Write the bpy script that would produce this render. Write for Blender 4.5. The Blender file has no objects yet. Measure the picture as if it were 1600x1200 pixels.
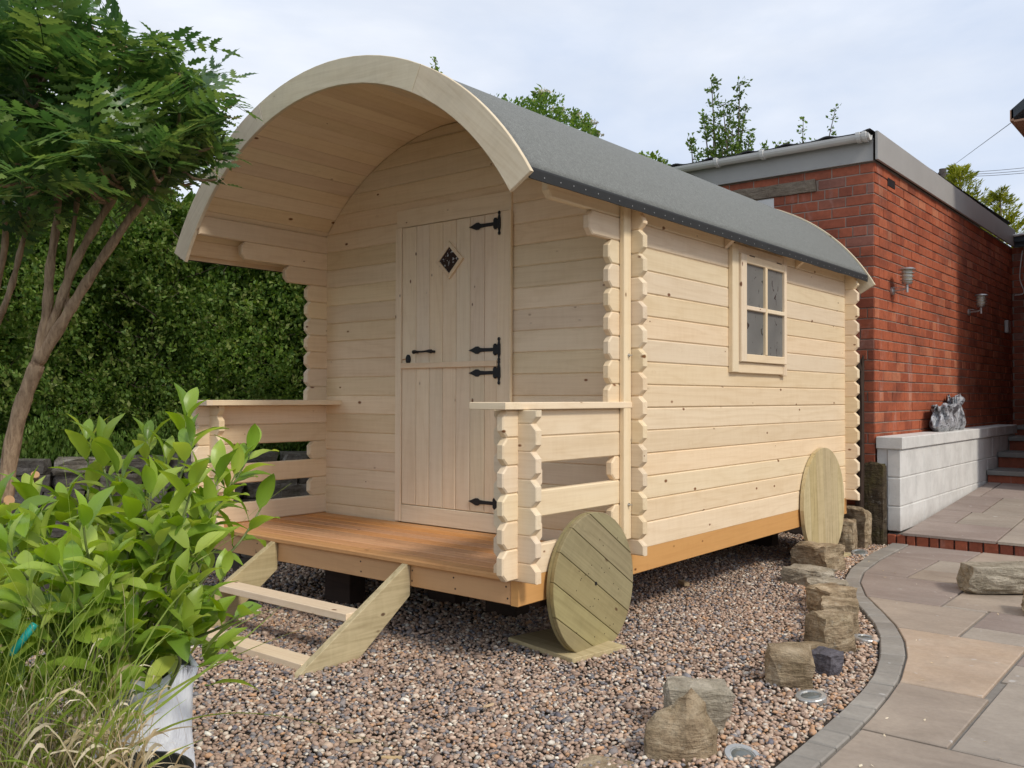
import bpy, bmesh, math, random
import numpy as np
from mathutils import Matrix, Vector, noise
random.seed(7)
SC = bpy.context.scene
COL = SC.collection
R = math.radians
PI = math.pi

# ------------------------------------------------------------------ camera
CAM = np.array([2.44885, -3.92686, 0.7736])
YAW, PITCH, ROLL, FPX = -0.68377, 0.01446, 0.00238, 1413.61
_f = np.array([math.sin(YAW)*math.cos(PITCH), math.cos(YAW)*math.cos(PITCH), math.sin(PITCH)])
_r0 = np.array([math.cos(YAW), -math.sin(YAW), 0.0])
_u0 = np.cross(_r0, _f)
_r = math.cos(ROLL)*_r0 + math.sin(ROLL)*_u0
_u = -math.sin(ROLL)*_r0 + math.cos(ROLL)*_u0
cd = bpy.data.cameras.new('camera')
cam = bpy.data.objects.new('camera', cd)
COL.objects.link(cam)
cd.sensor_width = 36.0
cd.lens = 36.0*FPX/1600.0
cd.clip_start = 0.05
cd.clip_end = 2000
cam.matrix_world = Matrix(((_r[0], _u[0], -_f[0], CAM[0]), (_r[1], _u[1], -_f[1], CAM[1]),
                           (_r[2], _u[2], -_f[2], CAM[2]), (0, 0, 0, 1)))
SC.camera = cam

def ray(px, py):
    return _f + _r*(px-800)/FPX - _u*(py-600)/FPX
def at(px, py, d):
    return Vector(CAM + d*ray(px, py))
def onp(ax, val, px, py):
    d = ray(px, py)
    return Vector(CAM + (val-CAM[ax])/d[ax]*d)

# ------------------------------------------------------------------ light
SUN_EL, SUN_AZ = 44.0, -10.0      # degrees; azimuth measured from +X towards +Y
SUN_STR, SUN_ANG = 1.5, 10.0
SKY_STR = 0.10
SC.view_settings.view_transform = 'Standard'
SC.view_settings.look = 'None'
SC.view_settings.gamma = 1.0
SC.view_settings.exposure = 0.62
SC.view_settings.use_curve_mapping = False
world = bpy.data.worlds.new('World')
SC.world = world
world.use_nodes = True
wt = world.node_tree
wt.nodes.clear()
def wn(t, **k):
    n = wt.nodes.new(t)
    for a, b in k.items(): setattr(n, a, b)
    return n
wo = wn('ShaderNodeOutputWorld'); bg = wn('ShaderNodeBackground'); bg.inputs[1].default_value = SKY_STR
sky = wn('ShaderNodeTexSky', sky_type='NISHITA', sun_disc=False)
sky.sun_elevation = R(SUN_EL); sky.sun_rotation = R(90-SUN_AZ)
sky.air_density = 1.0; sky.dust_density = 1.5
tc = wn('ShaderNodeTexCoord'); mp = wn('ShaderNodeMapping'); mp.inputs['Scale'].default_value = (1.0, 1.0, 3.2)
mp.inputs['Rotation'].default_value = (0.12, 0.1, 0.6)
n1 = wn('ShaderNodeTexNoise'); n1.inputs['Scale'].default_value = 1.3; n1.inputs['Detail'].default_value = 9
n1.inputs['Roughness'].default_value = 0.55; n1.inputs['Distortion'].default_value = 0.4
rp = wn('ShaderNodeValToRGB'); rp.color_ramp.elements[0].position = 0.36; rp.color_ramp.elements[1].position = 0.66
n2 = wn('ShaderNodeTexNoise'); n2.inputs['Scale'].default_value = 4.5; n2.inputs['Detail'].default_value = 8
rp2 = wn('ShaderNodeValToRGB')
rp2.color_ramp.elements[0].position = 0.3; rp2.color_ramp.elements[0].color = (5.35, 5.65, 6.2, 1)
rp2.color_ramp.elements[1].position = 0.72; rp2.color_ramp.elements[1].color = (6.7, 6.9, 7.3, 1)
cm = wn('ShaderNodeMix', data_type='RGBA', blend_type='MIX')
blue = wn('ShaderNodeMix', data_type='RGBA', blend_type='MIX'); blue.inputs[0].default_value = 0.8
blue.inputs[7].default_value = (4.3, 5.0, 6.3, 1)
L = wt.links.new
L(tc.outputs['Generated'], mp.inputs[0]); L(mp.outputs[0], n1.inputs[0]); L(mp.outputs[0], n2.inputs[0])
L(n1.outputs[0], rp.inputs[0]); L(n2.outputs[0], rp2.inputs[0])
L(sky.outputs[0], blue.inputs[6])
L(rp.outputs[0], cm.inputs[0]); L(blue.outputs[2], cm.inputs[6]); L(rp2.outputs[0], cm.inputs[7])
L(cm.outputs[2], bg.inputs[0]); L(bg.outputs[0], wo.inputs[0])
sl = bpy.data.lights.new('sun', 'SUN'); sl.energy = SUN_STR; sl.angle = R(SUN_ANG); sl.color = (1.0, 0.93, 0.82)
sun = bpy.data.objects.new('sun', sl); COL.objects.link(sun)
sd = Vector((math.cos(R(SUN_EL))*math.cos(R(SUN_AZ)), math.cos(R(SUN_EL))*math.sin(R(SUN_AZ)), math.sin(R(SUN_EL))))
sun.rotation_euler = sd.to_track_quat('Z', 'Y').to_euler()
sun.location = (6, -4, 8)

# ------------------------------------------------------------------ material helpers
class NT:
    def __init__(s, name):
        s.m = bpy.data.materials.new(name); s.m.use_nodes = True
        s.t = s.m.node_tree; s.t.nodes.clear()
        s.out = s.n('ShaderNodeOutputMaterial')
    def n(s, t, ins=None, **k):
        x = s.t.nodes.new(t)
        for a, b in k.items(): setattr(x, a, b)
        for a, b in (ins or {}).items():
            if isinstance(b, bpy.types.NodeSocket): s.t.links.new(b, x.inputs[a])
            else: x.inputs[a].default_value = b
        return x
    def math(s, op, a, b=0.0, c=0.0, clamp=False):
        return s.n('ShaderNodeMath', {0: a, 1: b, 2: c}, operation=op, use_clamp=clamp).outputs[0]
    def vmath(s, op, a, b):
        return s.n('ShaderNodeVectorMath', {0: a, 1: b}, operation=op).outputs[0]
    def mix(s, f, a, b, mode='MIX'):
        return s.n('ShaderNodeMix', {0: f, 6: a, 7: b}, data_type='RGBA', blend_type=mode).outputs[2]
    def noise(s, v, scale, detail=4, rough=0.55, dist=0.0):
        return s.n('ShaderNodeTexNoise', {'Vector': v, 'Scale': scale, 'Detail': detail, 'Roughness': rough, 'Distortion': dist}).outputs[0]
    def ramp(s, f, stops):
        x = s.n('ShaderNodeValToRGB', {0: f}); e = x.color_ramp.elements
        while len(e) > len(stops): e.remove(e[-1])
        while len(e) < len(stops): e.new(0.5)
        for i, (p, c) in enumerate(stops):
            e[i].position = p
            e[i].color = (c, c, c, 1) if isinstance(c, (int, float)) else (c[0], c[1], c[2], 1)
        return x.outputs[0]
    def map(s, v, scale=(1, 1, 1), loc=(0, 0, 0), rot=(0, 0, 0)):
        return s.n('ShaderNodeMapping', {0: v, 1: loc, 2: rot, 3: scale}).outputs[0]
    def bump(s, h, strength=0.3, dist=0.01, normal=None):
        d = {'Height': h, 'Strength': strength, 'Distance': dist}
        if normal is not None: d['Normal'] = normal
        return s.n('ShaderNodeBump', d).outputs[0]
    def bsdf(s, col, rough=0.6, normal=None, spec=0.4, **k):
        d = {'Base Color': col, 'Roughness': rough, 'Specular IOR Level': spec}
        if normal is not None: d['Normal'] = normal
        d.update(k)
        return s.n('ShaderNodeBsdfPrincipled', d)
    def done(s, sh):
        s.t.links.new(sh.outputs[0] if hasattr(sh, 'outputs') else sh, s.out.inputs[0]); return s.m

def hsvar(nt, rnd, amt):      # 1 +- amt from a 0..1 random
    return nt.math('MULTIPLY_ADD', rnd, 2*amt, 1-amt)

def wood(name, light, dark, knot, contrast=0.5, rough=0.62, var=0.07, knots=1.0, ring=9.0, dirt=0.0, spec=0.25):
    nt = NT(name)
    oc = nt.n('ShaderNodeTexCoord').outputs['Object']
    rnd = nt.n('ShaderNodeObjectInfo').outputs['Random']
    off = nt.n('ShaderNodeCombineXYZ', {0: nt.math('MULTIPLY', rnd, 37.0), 1: nt.math('MULTIPLY', rnd, 11.3), 2: nt.math('MULTIPLY', rnd, 23.7)}).outputs[0]
    v = nt.vmath('ADD', oc, off)
    # knots
    kv = nt.map(v, scale=(0.8, 1.0, 1.45))
    vor = nt.n('ShaderNodeTexVoronoi', {'Vector': kv, 'Scale': 8.5, 'Randomness': 0.9}, feature='F1')
    dist = vor.outputs['Distance']
    cellr = nt.n('ShaderNodeSeparateColor', {0: vor.outputs['Color']}).outputs
    has = nt.math('GREATER_THAN', cellr[0], 0.45)
    ksize = nt.math('MULTIPLY_ADD', cellr[1], 0.10, 0.045)
    kn = nt.math('SUBTRACT', 1.0, nt.math('DIVIDE', dist, ksize), clamp=True)
    kn = nt.math('MULTIPLY', nt.math('MULTIPLY', kn, has), knots)
    halo = nt.math('MULTIPLY', nt.math('SUBTRACT', 1.0, nt.math('DIVIDE', dist, 0.30), clamp=True), has)
    # cathedral grain
    gv = nt.map(v, scale=(0.55, 4.5, 5.2))
    g = nt.noise(gv, 1.0, 2, 0.5, 0.25)
    g = nt.math('ADD', g, nt.math('MULTIPLY', nt.math('POWER', halo, 2.0), 0.16))
    rings = nt.math('PINGPONG', nt.math('MULTIPLY', g, ring), 0.5)
    rings = nt.math('MULTIPLY', rings, 2.0)
    fine = nt.noise(nt.map(v, scale=(3.0, 90, 110)), 1.0, 4, 0.6)
    blotch = nt.noise(nt.map(v, scale=(1.1, 5, 5)), 1.0, 3, 0.5)
    cross = nt.noise(nt.map(v, scale=(26, 6, 6)), 1.0, 3, 0.6, 0.8)   # ripple figure across the board
    f = nt.ramp(rings, [(0.0, 0.0), (0.6, 0.22), (1.0, 1.0)])
    f = nt.math('MULTIPLY', f, 0.34*contrast)
    f = nt.math('ADD', f, nt.math('MULTIPLY', nt.math('SUBTRACT', fine, 0.42), 1.3*contrast))
    f = nt.math('ADD', f, nt.math('MULTIPLY', nt.math('SUBTRACT', cross, 0.5), 0.6*contrast))
    f = nt.math('ADD', f, nt.math('MULTIPLY', nt.math('SUBTRACT', blotch, 0.5), 0.45*contrast), clamp=True)
    c = nt.mix(f, (*light, 1), (*dark, 1))
    c = nt.mix(nt.math('MULTIPLY', nt.math('POWER', halo, 6.0), 0.35*min(1, knots)), c, (*dark, 1))
    c = nt.mix(nt.math('MULTIPLY', kn, 2.2, clamp=True), c, (*knot, 1))
    hs = nt.n('ShaderNodeHueSaturation', {'Color': c, 'Value': hsvar(nt, rnd, var), 'Saturation': hsvar(nt, nt.math('FRACT', nt.math('MULTIPLY', rnd, 7.3)), 0.1), 'Hue': nt.math('MULTIPLY_ADD', nt.math('FRACT', nt.math('MULTIPLY', rnd, 13.7)), 0.012, 0.494)}).outputs[0]
    if dirt:
        wp = nt.n('ShaderNodeNewGeometry').outputs['Position']
        d = nt.ramp(nt.noise(wp, 3.0, 6, 0.65), [(0.45, 0.0), (0.75, dirt)])
        hs = nt.mix(d, hs, (0.09, 0.08, 0.06, 1))
    h = nt.math('ADD', nt.math('MULTIPLY', fine, 0.6), nt.math('MULTIPLY', rings, 0.4))
    bn = nt.bump(h, 0.25, 0.0015)
    return nt.done(nt.bsdf(hs, rough, bn, spec))

M = {}
M['pine'] = wood('pale_pine', (0.80, 0.645, 0.445), (0.635, 0.47, 0.28), (0.20, 0.085, 0.035), 0.75, 0.6, 0.075)
M['pine_w'] = wood('planed_pine', (0.81, 0.66, 0.465), (0.65, 0.49, 0.305), (0.18, 0.08, 0.035), 0.75, 0.6, 0.05, knots=1.0)
M['fascia'] = wood('fascia_pine', (0.72, 0.62, 0.455), (0.53, 0.42, 0.27), (0.27, 0.15, 0.08), 0.75, 0.65, 0.04, knots=0.7, dirt=0.15)
M['deck'] = wood('brown_stained_deck', (0.62, 0.33, 0.145), (0.40, 0.18, 0.07), (0.16, 0.05, 0.02), 0.8, 0.55, 0.10, knots=0.6)
M['beam'] = wood('brown_stained_beam', (0.63, 0.33, 0.135), (0.48, 0.225, 0.085), (0.18, 0.06, 0.02), 0.5, 0.55, 0.05, knots=0.8)
M['treated'] = wood('green_treated_timber', (0.35, 0.295, 0.15), (0.19, 0.15, 0.07), (0.12, 0.07, 0.035), 0.8, 0.7, 0.08, knots=1.0, dirt=0.12)
M['treated_l'] = wood('pale_treated_timber', (0.56, 0.455, 0.25), (0.33, 0.25, 0.115), (0.14, 0.08, 0.04), 1.1, 0.68, 0.06, knots=1.0, dirt=0.08)
M['oldpost'] = wood('old_dark_post', (0.06, 0.04, 0.03), (0.025, 0.018, 0.014), (0.02, 0.012, 0.01), 0.8, 0.9, 0.1)
M['chip'] = wood('wood_chip', (0.60, 0.44, 0.25), (0.4, 0.26, 0.13), (0.3, 0.2, 0.1), 0.6, 0.7, 0.15, knots=0)

def simple(name, col, rough=0.5, metal=0.0, spec=0.5, nscale=0, namt=0.0, bump=0.0, bscale=60, bdist=0.002, coord='Object', var=0.0):
    nt = NT(name)
    oc = nt.n('ShaderNodeTexCoord').outputs['Object'] if coord == 'Object' else nt.n('ShaderNodeNewGeometry').outputs['Position']
    c = nt.n('ShaderNodeRGB').outputs[0]; c.default_value = (*col, 1)
    if nscale:
        n = nt.noise(oc, nscale, 6, 0.6)
        n = nt.math('MULTIPLY_ADD', n, 2*namt, 1-namt)
        c = nt.n('ShaderNodeHueSaturation', {'Color': c, 'Value': n}).outputs[0]
    if var:
        c = nt.n('ShaderNodeHueSaturation', {'Color': c, 'Value': hsvar(nt, nt.n('ShaderNodeObjectInfo').outputs['Random'], var)}).outputs[0]
    bn = nt.bump(nt.noise(oc, bscale, 5, 0.6), bump, bdist) if bump else None
    return nt.done(nt.bsdf(c, rough, bn, spec, Metallic=metal))

def felt_mat():
    nt = NT('green_grey_mineral_felt')
    wp = nt.n('ShaderNodeTexCoord').outputs['Object']
    sp = nt.n('ShaderNodeTexVoronoi', {'Vector': wp, 'Scale': 420.0}).outputs['Color']
    sp = nt.n('ShaderNodeSeparateColor', {0: sp}).outputs[0]
    n2 = nt.noise(wp, 46, 5, 0.75)
    n3 = nt.noise(nt.map(wp, scale=(1.5, 0.35, 1.5)), 2.0, 5, 0.6)
    f = nt.math('ADD', nt.math('MULTIPLY', sp, 0.45), nt.math('MULTIPLY', n2, 0.55))
    c = nt.ramp(f, [(0.2, (0.092, 0.096, 0.088)), (0.5, (0.16, 0.166, 0.154)), (0.85, (0.33, 0.335, 0.31))])
    c = nt.mix(nt.math('MULTIPLY', n3, 0.5), c, (0.185, 0.19, 0.178, 1))
    bn = nt.bump(nt.noise(wp, 260, 3, 0.7), 0.5, 0.003, nt.bump(nt.noise(nt.map(wp, scale=(1, 0.5, 1)), 3.0, 2), 0.5, 0.02))
    return nt.done(nt.bsdf(c, 0.85, bn, 0.3))
M['felt'] = felt_mat()
M['felt_edge'] = simple('felt_edge', (0.018, 0.019, 0.019), 0.8, nscale=60, namt=0.3, bump=0.4, bscale=120)
M['iron'] = simple('black_iron', (0.012, 0.012, 0.013), 0.5, 0.3, nscale=60, namt=0.4, bump=0.3, bscale=200, bdist=0.001)
M['nail'] = simple('galvanised_nail', (0.33, 0.33, 0.32), 0.5, 0.5)
M['steel'] = simple('weathered_steel', (0.45, 0.44, 0.42), 0.38, 0.85, nscale=20, namt=0.25)
M['screw'] = simple('dark_screw', (0.08, 0.05, 0.03), 0.6, 0.4)
M['dark'] = simple('soil_and_gap_shade', (0.035, 0.028, 0.022), 0.95, nscale=8, namt=0.4, bump=0.8, bscale=20, bdist=0.02)
M['bolt'] = simple('zinc_rod', (0.5, 0.5, 0.5), 0.35, 0.9)

def pane_mat():
    nt = NT('filmed_window_glass')
    oc = nt.n('ShaderNodeTexCoord').outputs['Object']
    rnd = nt.n('ShaderNodeObjectInfo').outputs['Random']
    off = nt.n('ShaderNodeCombineXYZ', {0: nt.math('MULTIPLY', rnd, 9.0), 2: nt.math('MULTIPLY', rnd, 5.0)}).outputs[0]
    v = nt.vmath('ADD', oc, off)
    n = nt.noise(nt.map(v, scale=(1.5, 1.5, 1.0)), 11, 4, 0.6, 0.9)
    f = nt.ramp(n, [(0.60, 0.0), (0.66, 0.95)])
    n2 = nt.noise(v, 5, 4, 0.6)
    c = nt.mix(n2, (0.10, 0.105, 0.10, 1), (0.21, 0.21, 0.195, 1))
    c = nt.mix(f, c, (0.02, 0.02, 0.022, 1))
    return nt.done(nt.bsdf(c, nt.mix(f, (0.35, 0.35, 0.35, 1), (0.08, 0.08, 0.08, 1)), None, 0.5))
M['pane'] = pane_mat()
def dpane_mat():
    nt = NT('smudged_dark_glass')
    oc = nt.n('ShaderNodeTexCoord').outputs['Object']
    n = nt.noise(oc, 55, 3, 0.6, 0.5)
    f = nt.ramp(n, [(0.60, 0.0), (0.63, 1.0)])
    return nt.done(nt.bsdf(nt.mix(f, (0.035, 0.018, 0.012, 1), (0.62, 0.62, 0.62, 1)), 0.45, None, 0.15))
M['dpane'] = dpane_mat()

def brick_mat(name, c0, c1, c2, soot=0.0):
    nt = NT(name)
    wp = nt.n('ShaderNodeNewGeometry')
    pos = wp.outputs['Position']; isl = wp.outputs['Random Per Island']
    rnd = nt.n('ShaderNodeObjectInfo').outputs['Random']
    r = nt.math('FRACT', nt.math('ADD', nt.math('MULTIPLY', rnd, 5.31), isl))
    c = nt.ramp(r, [(0.0, c0), (0.45, c1), (0.85, c1), (1.0, c2)])
    n = nt.noise(pos, 26, 6, 0.65)
    c = nt.n('ShaderNodeHueSaturation', {'Color': c, 'Value': nt.math('MULTIPLY_ADD', n, 0.9, 0.55)}).outputs[0]
    # pale lime bloom in streaks, and dark weathering
    st = nt.noise(nt.map(pos, scale=(3.0, 3.0, 0.8)), 2.2, 6, 0.7, 0.6)
    c = nt.mix(nt.ramp(st, [(0.57, 0.0), (0.76, 0.42)]), c, (0.52, 0.38, 0.33, 1))
    dk = nt.noise(nt.map(pos, loc=(5, 3, 2), scale=(1, 1, 1.6)), 1.6, 6, 0.65)
    c = nt.mix(nt.ramp(dk, [(0.5, 0.0), (0.74, 0.62)]), c, (0.06, 0.035, 0.03, 1))
    if soot:
        c = nt.mix(soot, c, (0.045, 0.02, 0.017, 1))
    bn = nt.bump(nt.noise(pos, 90, 5, 0.65), 0.5, 0.004)
    return nt.done(nt.bsdf(c, 0.85, bn, 0.2))
M['brick'] = brick_mat('red_brick', (0.27, 0.07, 0.035), (0.38, 0.105, 0.05), (0.46, 0.17, 0.09))
M['brick_end'] = brick_mat('red_brick_gable', (0.25, 0.075, 0.045), (0.37, 0.11, 0.06), (0.27, 0.13, 0.10), soot=0.05)
M['mortar'] = simple('lime_mortar', (0.31, 0.245, 0.20), 0.95, nscale=7, namt=0.5, bump=0.7, bscale=70, bdist=0.006, coord='World')
M['fasciaboard'] = simple('grey_painted_fascia', (0.36, 0.35, 0.33), 0.55, nscale=3, namt=0.15, bump=0.15, bscale=8, bdist=0.01, coord='World')
M['upvc'] = simple('dirty_white_plastic', (0.66, 0.65, 0.62), 0.35, nscale=5, namt=0.14, coord='World')
M['rooftile'] = simple('black_roof_sheet', (0.025, 0.025, 0.027), 0.8, nscale=20, namt=0.4, bump=0.5)

def block_mat():
    nt = NT('grey_white_painted_block')
    pos = nt.n('ShaderNodeNewGeometry').outputs['Position']
    n = nt.noise(pos, 4, 6, 0.65)
    c = nt.mix(nt.ramp(n, [(0.42, 0.0), (0.7, 1.0)]), (0.70, 0.69, 0.655, 1), (0.55, 0.54, 0.51, 1))
    n2 = nt.noise(pos, 18, 5, 0.7)
    c = nt.mix(nt.ramp(n2, [(0.6, 0.0), (0.8, 0.4)]), c, (0.30, 0.28, 0.25, 1))
    z = nt.n('ShaderNodeSeparateXYZ', {0: pos}).outputs[2]
    splash = nt.math('SUBTRACT', 1.0, nt.math('DIVIDE', nt.math('ADD', z, 0.31), 0.14), clamp=True)
    c = nt.mix(nt.math('MULTIPLY', nt.math('MULTIPLY', splash, n2), 0.8), c, (0.25, 0.20, 0.16, 1))
    bn = nt.bump(nt.noise(pos, 75, 5, 0.7), 0.45, 0.006)
    return nt.done(nt.bsdf(c, 0.8, bn, 0.25))
M['block'] = block_mat()

def stone_mat(name, ca, cb, cc, scale=6, moss=0.0, bdist=0.02, var=0.1):
    nt = NT(name)
    oc = nt.n('ShaderNodeTexCoord').outputs['Object']
    rnd = nt.n('ShaderNodeObjectInfo').outputs['Random']
    off = nt.n('ShaderNodeCombineXYZ', {0: nt.math('MULTIPLY', rnd, 31.0), 1: nt.math('MULTIPLY', rnd, 17.0)}).outputs[0]
    v = nt.vmath('ADD', oc, off)
    n = nt.noise(nt.map(v, scale=(1, 1, 2.0), rot=(0.4, 0.3, 0)), scale, 8, 0.65, 0.4)
    c = nt.ramp(n, [(0.25, ca), (0.5, cb), (0.75, cc)])
    sp = nt.noise(v, scale*9, 5, 0.75)
    c = nt.n('ShaderNodeHueSaturation', {'Color': c, 'Value': nt.math('MULTIPLY', nt.math('MULTIPLY_ADD', sp, 1.1, 0.45), hsvar(nt, rnd, var))}).outputs[0]
    lich = nt.noise(nt.map(v, loc=(7, 7, 1)), scale*2.2, 6, 0.7)
    c = nt.mix(nt.ramp(lich, [(0.60, 0.0), (0.70, 0.5)]), c, (0.36, 0.35, 0.30, 1))
    if moss:
        mo = nt.noise(nt.map(v, loc=(1, 9, 4)), scale*0.8, 5, 0.65)
        c = nt.mix(nt.ramp(mo, [(0.45, 0.0), (0.65, moss)]), c, (0.10, 0.085, 0.03, 1))
    h = nt.math('ADD', nt.noise(v, scale*5, 8, 0.7), nt.noise(nt.map(v, scale=(0.7, 0.7, 4.0), rot=(0.5, 0.2, 0)), scale*2, 6, 0.6))
    return nt.done(nt.bsdf(c, 0.88, nt.bump(h, 0.8, bdist), 0.2))
M['rock'] = stone_mat('brown_sandstone', (0.12, 0.08, 0.045), (0.36, 0.27, 0.17), (0.60, 0.49, 0.34), 10, moss=0.22)
M['rock_g'] = stone_mat('grey_sandstone', (0.14, 0.115, 0.085), (0.38, 0.33, 0.25), (0.60, 0.53, 0.42), 10, moss=0.15)
M['slate'] = stone_mat('purple_grey_slate', (0.06, 0.055, 0.06), (0.13, 0.12, 0.135), (0.22, 0.20, 0.21), 7)
M['lintel'] = stone_mat('rough_lintel_stone', (0.15, 0.11, 0.08), (0.25, 0.20, 0.15), (0.34, 0.28, 0.21), 9)
M['mossy'] = stone_mat('mossy_post_stone', (0.03, 0.024, 0.016), (0.075, 0.055, 0.035), (0.14, 0.11, 0.07), 9, moss=0.6)
M['wallstone'] = stone_mat('dark_walling_stone', (0.09, 0.08, 0.065), (0.24, 0.21, 0.18), (0.42, 0.39, 0.34), 6, moss=0.5, var=0.3)

def flag_mat(name, ca, cb, cc, stain=0.0):
    nt = NT(name)
    oc = nt.n('ShaderNodeNewGeometry').outputs['Position']
    rnd = nt.n('ShaderNodeObjectInfo').outputs['Random']
    off = nt.n('ShaderNodeCombineXYZ', {0: nt.math('MULTIPLY', rnd, 31.0), 1: nt.math('MULTIPLY', rnd, 17.0)}).outputs[0]
    v = nt.vmath('ADD', oc, off)
    n = nt.noise(nt.map(v, scale=(1.0, 2.2, 1)), 2.4, 7, 0.6, 0.7)
    c = nt.ramp(n, [(0.3, ca), (0.52, cb), (0.75, cc)])
    sp = nt.noise(v, 40, 6, 0.7)
    c = nt.n('ShaderNodeHueSaturation', {'Color': c, 'Value': nt.math('MULTIPLY', nt.math('MULTIPLY_ADD', sp, 0.5, 0.75), hsvar(nt, rnd, 0.09))}).outputs[0]
    dl = nt.noise(nt.map(oc, loc=(3, 1, 0)), 1.1, 6, 0.65, 0.5)
    c = nt.mix(nt.ramp(dl, [(0.45, 0.0), (0.75, 0.45)]), c, (0.20, 0.165, 0.14, 1))
    if stain:
        s2 = nt.noise(oc, 5.5, 6, 0.75)
        c = nt.mix(nt.ramp(s2, [(0.5, 0.0), (0.66, stain)]), c, (0.52, 0.40, 0.30, 1))
    spots = nt.noise(nt.map(oc, loc=(9, 2, 0)), 17, 2, 0.5)
    c = nt.mix(nt.ramp(spots, [(0.72, 0.0), (0.76, 0.6)]), c, (0.55, 0.53, 0.50, 1))
    bn = nt.bump(nt.noise(nt.map(v, scale=(1, 2, 1)), 9, 7, 0.65), 0.4, 0.008)
    return nt.done(nt.bsdf(c, 0.72, bn, 0.3))
M['flag'] = flag_mat('buff_sandstone_flag', (0.31, 0.25, 0.195), (0.38, 0.31, 0.245), (0.43, 0.355, 0.28))
M['flag_p'] = flag_mat('pinkish_sandstone_flag', (0.27, 0.21, 0.18), (0.32, 0.26, 0.225), (0.36, 0.30, 0.26))
M['flag_g'] = flag_mat('grey_sandstone_flag', (0.31, 0.265, 0.215), (0.36, 0.31, 0.255), (0.40, 0.35, 0.29))
M['flag_o'] = flag_mat('orange_sandstone_flag', (0.39, 0.285, 0.195), (0.43, 0.325, 0.235), (0.47, 0.38, 0.285), stain=0.6)
M['sett'] = flag_mat('charcoal_grey_sett', (0.25, 0.23, 0.20), (0.30, 0.275, 0.24), (0.36, 0.33, 0.285))
M['grout'] = simple('grey_jointing', (0.22, 0.20, 0.175), 0.95, nscale=20, namt=0.3, bump=0.6, bscale=90, bdist=0.004, coord='World')
M['tread'] = flag_mat('grey_step_stone', (0.17, 0.165, 0.15), (0.22, 0.215, 0.20), (0.28, 0.27, 0.25))

def gravel_mat():
    nt = NT('mixed_pebbles')
    col = nt.n('ShaderNodeAttribute', attribute_name='col').outputs['Color']
    pos = nt.n('ShaderNodeNewGeometry').outputs['Position']
    n = nt.noise(pos, 160, 4, 0.6)
    c = nt.n('ShaderNodeHueSaturation', {'Color': col, 'Value': nt.math('MULTIPLY_ADD', n, 0.7, 0.65)}).outputs[0]
    return nt.done(nt.bsdf(c, 0.62, None, 0.35))
M['gravel'] = gravel_mat()
M['gravelbed'] = simple('gravel_bed', (0.085, 0.065, 0.05), 0.95, nscale=120, namt=0.7, bump=1.0, bscale=90, bdist=0.012, coord='World')
M['ground'] = simple('dark_earth', (0.06, 0.052, 0.035), 0.95, nscale=2, namt=0.4, bump=0.8, bscale=15, bdist=0.03, coord='World')

def leaf_mat(name, c0, c1, c2, rough=0.4, trans=0.35, spec=0.5, obj=False, scalev=1.0):
    nt = NT(name)
    g = nt.n('ShaderNodeNewGeometry')
    r = g.outputs['Random Per Island']
    if obj: r = nt.math('FRACT', nt.math('ADD', r, nt.n('ShaderNodeObjectInfo').outputs['Random']))
    c = nt.ramp(r, [(0.0, c0), (0.5, c1), (1.0, c2)])
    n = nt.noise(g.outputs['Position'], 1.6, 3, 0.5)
    c = nt.n('ShaderNodeHueSaturation', {'Color': c, 'Value': nt.math('MULTIPLY_ADD', n, 1.6, 0.2*scalev)}).outputs[0]  # natural clump tone plus painted light masses and shaded hollows for the hedge
    p = nt.bsdf(c, rough, None, spec)
    t = nt.n('ShaderNodeBsdfTranslucent', {'Color': nt.n('ShaderNodeHueSaturation', {'Color': c, 'Value': 1.7, 'Saturation': 1.15, 'Hue': 0.485}).outputs[0]})
    mx = nt.n('ShaderNodeMixShader', {0: trans, 1: p.outputs[0], 2: t.outputs[0]})
    return nt.done(mx)
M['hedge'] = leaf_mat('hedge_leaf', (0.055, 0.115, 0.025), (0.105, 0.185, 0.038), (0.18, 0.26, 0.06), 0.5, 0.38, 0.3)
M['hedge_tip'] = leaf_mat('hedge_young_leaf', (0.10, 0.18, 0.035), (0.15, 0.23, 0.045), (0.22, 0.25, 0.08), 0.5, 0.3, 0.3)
M['herb'] = leaf_mat('herb_leaf', (0.09, 0.17, 0.03), (0.14, 0.24, 0.045), (0.20, 0.30, 0.07), 0.5, 0.3, 0.3)
M['mahonia'] = leaf_mat('mahonia_leaf', (0.04, 0.095, 0.028), (0.085, 0.165, 0.045), (0.18, 0.26, 0.07), 0.32, 0.38, 0.45, obj=True)
M['laurel'] = leaf_mat('laurel_leaf', (0.13, 0.23, 0.03), (0.25, 0.37, 0.05), (0.40, 0.48, 0.10), 0.35, 0.35, 0.5, obj=True)
M['birch'] = leaf_mat('birch_leaf', (0.07, 0.13, 0.03), (0.11, 0.18, 0.04), (0.15, 0.23, 0.05), 0.5, 0.4, 0.3)
M['elder'] = leaf_mat('elder_leaf', (0.09, 0.16, 0.03), (0.14, 0.22, 0.04), (0.20, 0.27, 0.06), 0.5, 0.3, 0.3)
M['conifer'] = leaf_mat('golden_conifer_spray', (0.14, 0.18, 0.02), (0.27, 0.31, 0.04), (0.42, 0.42, 0.08), 0.6, 0.25, 0.2)
M['grass'] = leaf_mat('grass_blade', (0.18, 0.27, 0.04), (0.27, 0.36, 0.07), (0.36, 0.40, 0.11), 0.45, 0.3, 0.4)
M['straw'] = leaf_mat('dry_straw_blade', (0.50, 0.39, 0.23), (0.66, 0.56, 0.38), (0.80, 0.72, 0.55), 0.6, 0.2, 0.2)
M['flower'] = leaf_mat('cream_flower', (0.5, 0.46, 0.3), (0.6, 0.56, 0.4), (0.66, 0.62, 0.48), 0.7, 0.2, 0.2)
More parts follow.
